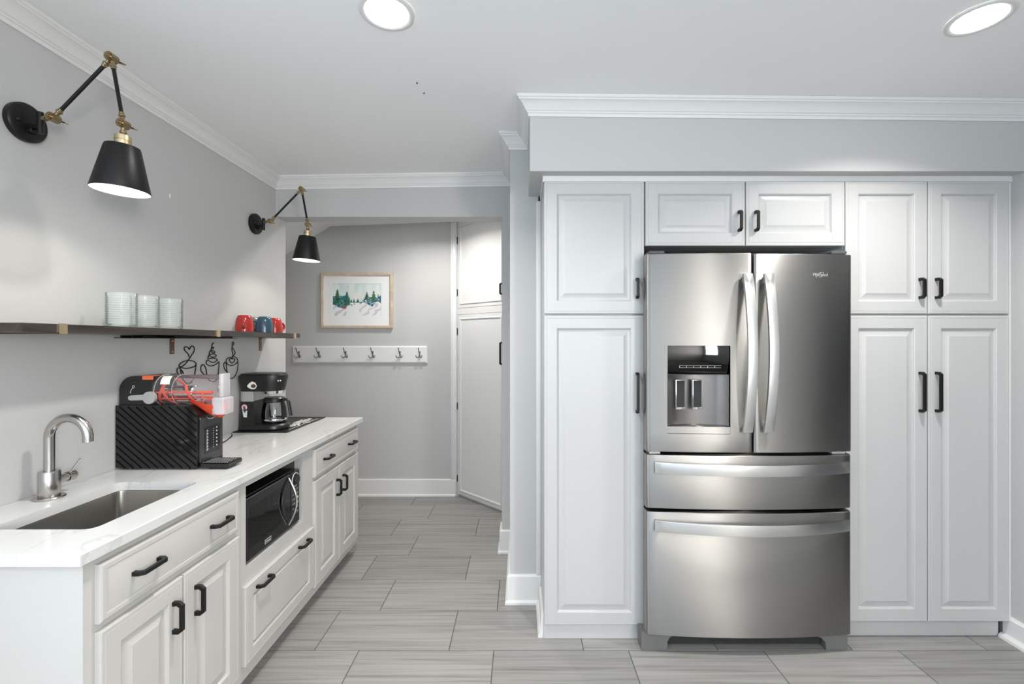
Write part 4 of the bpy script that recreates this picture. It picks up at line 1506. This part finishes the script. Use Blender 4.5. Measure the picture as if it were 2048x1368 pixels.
loft(MB(), [st(XA, -1.357, 0.084, CMZ), st(XA, -1.352, 0.088, CMZ + 0.006), st(XA + 0.002, -1.354, 0.086, CMZ + 0.022), st(XA + 0.004, -1.364, 0.080, CMZ + 0.030)]).build('base', 'black_plastic', cm, angle=30)
MB().lathe([(0.0, 0.0), (0.064, 0.0), (0.066, 0.003), (0.0, 0.0035)], 32, (-1.434, CMY, CMZ + 0.0302)).build('hot_plate', 'dark_void', cm)
# tower
def tower(z, t):
    x1 = -1.508 + 0.012 * (1 - t)
    hw = 0.086 - 0.004 * t
    out = []
    for i in range(11):      # concave towards the carafe
        a = math.radians(-90 + 180 * i / 10)
        out.append((x1 - 0.016 * math.cos(a), CMY + hw * math.sin(a), z))
    for i in range(6):
        a = math.radians(90 + 90 * i / 5)
        out.append((XA + 0.004 * t + 0.035 + 0.035 * math.cos(a), CMY + hw - 0.035 + 0.035 * math.sin(a), z))
    for i in range(6):
        a = math.radians(180 + 90 * i / 5)
        out.append((XA + 0.004 * t + 0.035 + 0.035 * math.cos(a), CMY - hw + 0.035 + 0.035 * math.sin(a), z))
    return out
ZB0, ZB1, ZTOP = 1.052, 1.108, 1.208
loft(MB(), [tower(CMZ + 0.026, 0), tower(0.98, 0.5), tower(ZB0, 1)]).build('tower', 'black_plastic', cm, angle=30)
tag(loft(MB(), [tower(ZB0 + 0.0002, 1.0), tower(ZB1, 1.0)]).build('band', 'silver_plastic', cm, angle=30), 'silver band')
# filter head
loft(MB(), [st(XA + 0.004, -1.380, 0.078, ZB1 + 0.0002), st(XA + 0.001, -1.370, 0.083, 1.150), st(XA - 0.003, -1.361, 0.087, 1.190), st(XA - 0.002, -1.363, 0.086, 1.197)]).build('head', 'black_plastic', cm, angle=30)
loft(MB(), [st(XA, -1.367, 0.083, 1.1972), st(XA + 0.006, -1.373, 0.078, 1.207), st(XA + 0.020, -1.388, 0.066, 1.210)]).build('lid', 'black_plastic', cm, angle=30)
loft(MB(), [[(x, y, ZB1 - 0.016) for x, y in [(-1.438 + 0.052 * math.cos(2 * PI * i / 28), CMY + 0.060 * math.sin(2 * PI * i / 28)) for i in range(28)]], [(x, y, ZB1) for x, y in [(-1.438 + 0.058 * math.cos(2 * PI * i / 28), CMY + 0.070 * math.sin(2 * PI * i / 28)) for i in range(28)]]]).build('chrome_rim', 'chrome', cm, angle=40)
for i in range(2):
    MB().lathe([(0.0, 0.0012), (0.0042, 0.001), (0.0045, 0.0)], 12, (-1.3785 + i * 0.008, CMY - 0.0625 + i * 0.010, 1.168), 'Y').build('indicator', 'print_white', cm)
# carafe
CXc = -1.434
cz0 = CMZ + 0.034
cf = MB().lathe([(0.0, 0.001), (0.055, 0.001), (0.062, 0.006), (0.066, 0.020), (0.067, 0.045), (0.063, 0.085), (0.055, 0.115), (0.050, 0.128), (0.0485, 0.128), (0.0535, 0.114), (0.0615, 0.084), (0.0655, 0.045), (0.0645, 0.020), (0.060, 0.008), (0.0, 0.004)], 36, (CXc, CMY, cz0)).build('carafe', 'carafe_glass', cm, angle=50)
MB().lathe([(0.049, 0.118), (0.0575, 0.118), (0.0575, 0.138), (0.050, 0.146), (0.0, 0.148)], 36, (CXc, CMY, cz0)).build('carafe_collar', 'black_plastic', cf, angle=40)
MB().lathe([(0.0672, 0.036), (0.0685, 0.038), (0.0685, 0.046), (0.0672, 0.048)], 36, (CXc, CMY, cz0 - 0.022)).build('carafe_band', 'chrome', cf, angle=40)
hd = Vector((0.93, -0.36, 0)).normalized()
c0 = Vector((CXc, CMY, cz0))
hpts = catmull([c0 + hd * 0.052 + Vector((0, 0, 0.132)), c0 + hd * 0.085 + Vector((0, 0, 0.138)), c0 + hd * 0.108 + Vector((0, 0, 0.128)), c0 + hd * 0.118 + Vector((0, 0, 0.095)), c0 + hd * 0.126 + Vector((0, 0, 0.060)), c0 + hd * 0.131 + Vector((0, 0, 0.045))], 5)
sec = [(0.007 * math.cos(2 * PI * q / 10), 0.011 * math.sin(2 * PI * q / 10)) for q in range(10)]
MB().sweep(hpts, sec, up=tuple(hd.cross(Vector((0, 0, 1))).cross(Vector((0, 0, 1))))).build('carafe_handle', 'black_plastic', cf, angle=50)
MB().sweep([c0 + hd * 0.058 + Vector((0, 0, 0.128)), c0 + hd * 0.064 + Vector((0, 0, 0.09)), c0 + hd * 0.071 + Vector((0, 0, 0.02))], [(-0.003, -0.008), (0.003, -0.008), (0.003, 0.008), (-0.003, 0.008)], up=tuple(hd)).build('carafe_strap', 'black_plastic', cf, angle=40)
# stickers on the side that faces the sink
def sticker(pts, y, name, m):
    return MB().prism([(x, y, z) for x, z in pts], (0, 0.0012, 0)).build(name, m, cm, smooth=False)
yh = CMY - 0.0855
sticker([(-1.512 + 0.026 * math.cos(2 * PI * i / 16) * (1 + 0.18 * math.sin(5 * i)), 1.143 + 0.021 * math.sin(2 * PI * i / 16) * (1 + 0.15 * math.cos(3 * i))) for i in range(16)], yh - 0.0005, 'sticker', 'white_sticker')
sticker([(-1.506 + 0.014 * math.cos(2 * PI * i / 14), 1.140 + 0.011 * math.sin(2 * PI * i / 14)) for i in range(14)], yh - 0.0010, 'sticker', 'bronze_strip')
yt = CMY - 0.0868
sticker([(-1.556 + 0.016 * math.cos(2 * PI * i / 16), 1.020 + 0.017 * math.sin(2 * PI * i / 16)) for i in range(16)], yt, 'sticker', 'pink_sticker')
sticker([(-1.568, 1.005), (-1.561, 0.965), (-1.542, 0.963), (-1.540, 1.003), (-1.548, 0.998), (-1.560, 0.998)], yt - 0.0004, 'sticker', 'print_white')
sticker([(-1.562, 1.024), (-1.556, 1.028), (-1.546, 1.004), (-1.552, 0.99), (-1.558, 0.992)], yt - 0.0008, 'sticker', 'blue_glaze')

# ------------------------------------------------------------------ framed picture in the passage
YP = YK - 0.001
PX0, PX1, PZ0, PZ1 = -1.786, -1.144, 1.509, 2.003
pf = thing('framed_picture', 'oak framed watercolour of snowy pines in a wide white mat', 'picture', (-1.465, YP, 1.75))
fw, fd = 0.022, 0.030
m_ = MB()
m_.T = lambda u, v, w_: (u, YP - w_, v)
def FR(i, w_): return (PX0 + i, PX1 - i, PZ0 + i, PZ1 - i, w_)
m_.rings([FR(0, 0.0), FR(0, fd - 0.002), FR(0.002, fd), FR(fw - 0.002, fd), FR(fw, fd - 0.002), FR(fw, 0.010)], close_last=False)
m_.T = None
m_.build('frame', 'oak_frame', pf, angle=25)
AX0, AX1, AZ0, AZ1 = -1.686, -1.250, 1.617, 1.908
m_ = MB()
m_.T = lambda u, v, w_: (u, YP - w_, v)
m_.rings([(PX0 + 0.018, PX1 - 0.018, PZ0 + 0.018, PZ1 - 0.018, 0.002), (PX0 + 0.018, PX1 - 0.018, PZ0 + 0.018, PZ1 - 0.018, 0.012), (AX0, AX1, AZ0, AZ1, 0.012), (AX0 + 0.0015, AX1 - 0.0015, AZ0 + 0.0015, AZ1 - 0.0015, 0.0105)], close_last=False)
m_.T = None
m_.build('mat_board', 'paper_mat', pf, smooth=False)
# the print itself: a generic snowy pine scene, coloured per vertex
NX, NZ = 150, 100
vs = [(AX0 + (AX1 - AX0) * i / NX, YP - 0.0095, AZ0 + (AZ1 - AZ0) * j / NZ) for i in range(NX + 1) for j in range(NZ + 1)]
fs = [(i * (NZ + 1) + j, (i + 1) * (NZ + 1) + j, (i + 1) * (NZ + 1) + j + 1, i * (NZ + 1) + j + 1) for i in range(NX) for j in range(NZ)]
mp_ = mat('watercolour', (0.8, 0.8, 0.8), 0.7)
nt, b = nodes_of(mp_)
at = nt.nodes.new('ShaderNodeAttribute'); at.attribute_name = 'paint'
nt.links.new(at.outputs['Color'], b.inputs['Base Color'])
art = MB().add(vs, fs).build('print', 'watercolour', pf, smooth=False)
rg = random.Random(11)
from mathutils import noise as mnoise


def nz(x, y, s, o=0.0): return mnoise.noise(Vector((x * s + o, y * s - o, o)))


trees = [(0.10, 0.36, 0.82, 0.085), (0.295, 0.34, 0.745, 0.08), (0.705, 0.50, 0.735, 0.055), (0.845, 0.45, 0.775, 0.062),
         (0.385, 0.43, 0.51, 0.022), (0.44, 0.43, 0.53, 0.02), (0.52, 0.43, 0.53, 0.03)]


def paint(u, v):
    n1, n2, n3 = nz(u, v, 9, 3.1), nz(u, v, 22, 7.7), nz(u, v * 0.35, 6, 1.3)
    c = Vector((0.76, 0.80, 0.76))
    if v > 0.42:
        t = max(0, min(1, nz(u, v * 0.25, 11, 1.3) * 1.8 + 0.35))
        c = c.lerp(Vector((0.55, 0.68, 0.70)), t * 0.7)
        c = c.lerp(Vector((0.80, 0.80, 0.70)), max(0, 1 - abs(v - 0.62) * 4) * 0.5)
    hor = 0.43 - 0.10 * abs(u - 0.5) + 0.02 * n1
    if v < hor:
        c = Vector((0.82, 0.82, 0.80))
        # violet shadows raking over the snow
        s = math.sin((u * 1.25 - v * 0.9) * 26 + n1 * 3)
        if u > 0.55 and s > 0.25: c = c.lerp(Vector((0.52, 0.44, 0.55)), min(1, (s - 0.25) * 1.1) * (0.4 + 0.6 * u))
        if u < 0.30 and s > 0.35: c = c.lerp(Vector((0.45, 0.40, 0.52)), 0.6)
    # masses of trees
    left = 0.63 - 0.35 * abs(u - 0.16) + 0.08 * n1 + 0.06 * n2
    lb = 0.25 + 0.45 * abs(u - 0.21) + 0.06 * n1
    if u < 0.36 and lb < v < left:
        k = max(0, min(1, 0.5 + n2 * 1.5))
        c = Vector((0.010, 0.065, 0.13)).lerp(Vector((0.05, 0.24, 0.27)), k)
        if nz(u, v, 40, 2.2) > 0.32: c = Vector((0.40, 0.55, 0.60))
    right = 0.57 + 0.10 * n1 + 0.06 * n2 + (u - 0.75) * 0.14
    if u > 0.56 and 0.36 + 0.06 * n1 + 0.05 * math.sin(u * 22) < v < right - max(0, 0.68 - u) * 0.9:
        k = max(0, min(1, 0.45 + n2 * 1.4))
        c = Vector((0.03, 0.10, 0.17)).lerp(Vector((0.10, 0.33, 0.30)), k)
        if nz(u, v, 36, 9.2) > 0.28: c = Vector((0.60, 0.62, 0.68))
    for cx, z0_, z1_, hw in trees:
        if z0_ < v < z1_:
            t = (z1_ - v) / (z1_ - z0_)
            wdt = hw * (0.12 + 0.88 * t) * (1 + 0.35 * math.sin(v * 130 + cx * 40))
            if abs(u - cx) < wdt:
                k = max(0, min(1, 0.4 + n2 + (u - cx) / hw * 0.5))
                c = Vector((0.010, 0.075, 0.060)).lerp(Vector((0.07, 0.24, 0.10)), k)
    if math.hypot((u - 0.245) * 1.2, v - 0.27) < 0.055 + 0.02 * n1: c = Vector((0.30, 0.11, 0.05))
    if 0.36 < u < 0.55 and 0.40 < v < 0.43 + 0.02 * n2: c = Vector((0.10, 0.28, 0.30))
    if math.hypot(u - 0.445, (v - 0.365)) < 0.016 or (abs(u - 0.395) < 0.006 and 0.30 < v < 0.37): c = Vector((0.10, 0.12, 0.20))
    return c


ca_ = art.data.color_attributes.new('paint', 'FLOAT_COLOR', 'POINT')
for i, vtx in enumerate(art.data.vertices):
    wv = vtx.co + WL[pf.name]
    c = paint((wv.x - AX0) / (AX1 - AX0), (wv.z - AZ0) / (AZ1 - AZ0))
    ca_.data[i].color = (c.x, c.y, c.z, 1)

# ------------------------------------------------------------------ coat hook rail
hr = thing('coat_rack', 'white wall board with six triple coat hooks below the picture', 'coat rack', (-1.44, YP, 1.27))
HX = [(597, 0), (637, 0), (691, 0), (745, 0), (799.6, 0), (839, 0)]
m_ = MB()
m_.T = lambda u, v, w_: (u, YP - w_, v)
b0 = (-2.048, -0.836, 1.193, 1.348)
def BR(i, w_): return (b0[0] + i, b0[1] - i, b0[2] + i, b0[3] - i, w_)
m_.rings([BR(0, 0.0), BR(0, 0.010), BR(0.003, 0.013), BR(0.010, 0.018), BR(0.012, 0.019)], close_last=True)
m_.T = None
m_.build('board', 'trim_white', hr, angle=20)
hook = None
for px, _ in HX:
    x = (px - VPX) * (YP - 0.03) / FPX
    if hook is None:
        mb = MB()
        mb.T = lambda a, b, c: (a, -0.019 - b, c)
        mb.box(-0.007, 0.007, 0.0, 0.004, -0.016, 0.030, 0.0015)
        mb.tube(catmull([(0, 0.003, 0.004), (0, 0.022, 0.008), (0, 0.042, 0.030), (0, 0.062, 0.062)], 5), [0.0045] * 6 + [0.0038] * 5 + [0.0036] * 4 + [0.005], 8)
        for s in (-1, 1):
            mb.tube(catmull([(0, 0.003, -0.004), (s * 0.008, 0.018, -0.024), (s * 0.020, 0.030, -0.026), (s * 0.029, 0.036, -0.008)], 5), [0.004] * 12 + [0.0035] * 3 + [0.005], 8)
        hook = mb.build('hook', 'hook_metal', local=True, angle=50)
        o = hook
    else:
        o = bpy.data.objects.new('hook', hook.data)
        C.objects.link(o)
    o.parent = hr
    o.location = (x + 1.44, 0, 1.272 - 1.27)

# ------------------------------------------------------------------ angled closet in the passage
Q = Vector((-0.570, YK))
DV = Vector((0.714, -0.700)).normalized()
NV = Vector((-DV.y, DV.x)) * -1      # towards the passage
if NV.y > 0: NV = -NV


def TC(u, v, w_): return (Q.x + DV.x * u + NV.x * w_, Q.y + DV.y * u + NV.y * w_, v)


m_ = MB(); m_.T = TC
m_.box(0.0, 0.90, 0.0, 2.470, -0.05, -0.020)
m_.box(-0.012, 0.009, 0.0, 2.470, -0.02, 0.0)
m_.box(0.622, 0.90, 0.0, 2.470, -0.02, 0.0)
m_.box(0.009, 0.622, 1.6285, 1.6845, -0.02, 0.0)
m_.box(0.009, 0.622, 2.4125, 2.470, -0.02, 0.0)
m_.T = None
struct('wall_closet', m_, 'trim_white', smooth=False)
struct('trim_6', MB().box(-0.625, -0.572, YK - 0.012, YK, 0.0, 2.47, 0.003, 2).box(-0.625, -0.612, YK - 0.018, YK - 0.011, 0.153, 2.47, 0.003, 2), 'trim_white')


def closet_door(name, z0_, z1_, hz, hl, hinges):
    m = MB(); m.T = TC
    def R(i, w_): return (0.0115 + i, 0.6195 - i, z0_ + i, z1_ - i, w_)
    m.rings([R(0, -0.018), R(0, -0.001), R(0.001, 0.0), R(0.030, 0.0), R(0.033, 0.006), R(0.040, 0.0075), R(0.046, 0.004), R(0.050, 0.0)], close_first=True)
    m.T = None
    d = struct(name, m, 'trim_white', angle=20)
    handle_mesh(TC, 0.595, hz, hl, True).build('handle', 'black_metal', d, smooth=False)
    for z in hinges:
        h = MB(); h.T = TC
        h.box(0.001, 0.010, z - 0.031, z + 0.031, 0.0, 0.005, 0.001)
        h.T = None
        h.build('hinge', 'black_metal', d, smooth=False)
    return d


closet_door('door_1', 0.022, 1.626, 1.293, 0.186, (1.478, 0.810, 0.160))
closet_door('door_2', 1.687, 2.410, 1.814, 0.096, (2.296, 1.827))

# ------------------------------------------------------------------ the room behind the camera (only seen in reflections)
m_ = MB()
for a, b in ((WY0, WY0 + 0.05), (WY1 - 0.05, WY1), ((WY0 + WY1) / 2 - 0.02, (WY0 + WY1) / 2 + 0.02)):
    m_.box(XL - 0.08, XL - 0.04, a, b, WZ0, WZ1)
m_.box(XL - 0.08, XL - 0.04, WY0 + 0.05, WY1 - 0.05, WZ0, WZ0 + 0.05).box(XL - 0.08, XL - 0.04, WY0 + 0.05, WY1 - 0.05, WZ1 - 0.05, WZ1)
struct('window_1', m_, 'trim_white', smooth=False)
m_ = MB()
for a, b in ((-1.05, -1.0), (1.2, 1.25), (0.08, 0.12)):
    m_.box(a, b, YR - 0.08, YR - 0.04, 0.55, 2.35)
m_.box(-1.0, 1.2, YR - 0.08, YR - 0.04, 0.55, 0.6).box(-1.0, 1.2, YR - 0.08, YR - 0.04, 2.3, 2.35)
struct('window_2', m_, 'trim_white', smooth=False)

# made-up globe pendants behind the camera, added to brighten the ceiling
for x, lab in ((-0.35, 'added unseen globe pendant nearest the left window'), (0.95, 'added unseen globe pendant nearest the right side')):
    zc = 2.10
    t = thing('added_pendant', lab, 'added fill lamp', (x, -1.25, zc), 'added globe pendants')
    MB().lathe([(0.0, 0.118), (0.03, 0.114), (0.075, 0.088), (0.105, 0.045), (0.115, 0.0), (0.105, -0.045), (0.075, -0.088), (0.03, -0.114), (0.0, -0.118)], 32).build('globe', 'added_globe_glow', t, local=True, angle=80)
    MB().lathe([(0.0, 0.150), (0.022, 0.148), (0.034, 0.110), (0.0, 0.110)], 20).build('cap', 'pale_brass', t, local=True)
    MB().cyl((0, 0, 0.148), (0, 0, ceil_z(x) - zc - 0.018), 0.003, n=8).build('cord', 'black_plastic', t, local=True)
    MB().lathe([(0.0, ceil_z(x) - zc - 0.020), (0.055, ceil_z(x) - zc - 0.018), (0.06, ceil_z(x) - zc - 0.001), (0.0, ceil_z(x) - zc - 0.001)], 24).build('canopy', 'pale_brass', t, local=True)
    l = bpy.data.lights.new('added_pendant_light', 'POINT')
    l.energy = ADDED_PENDANT_POWER
    l.color = (1.0, 0.96, 0.90)
    l.shadow_soft_size = 0.12
    o = bpy.data.objects.new('added_pendant_light', l)
    C.objects.link(o)
    o.location = (x, -1.25, zc)
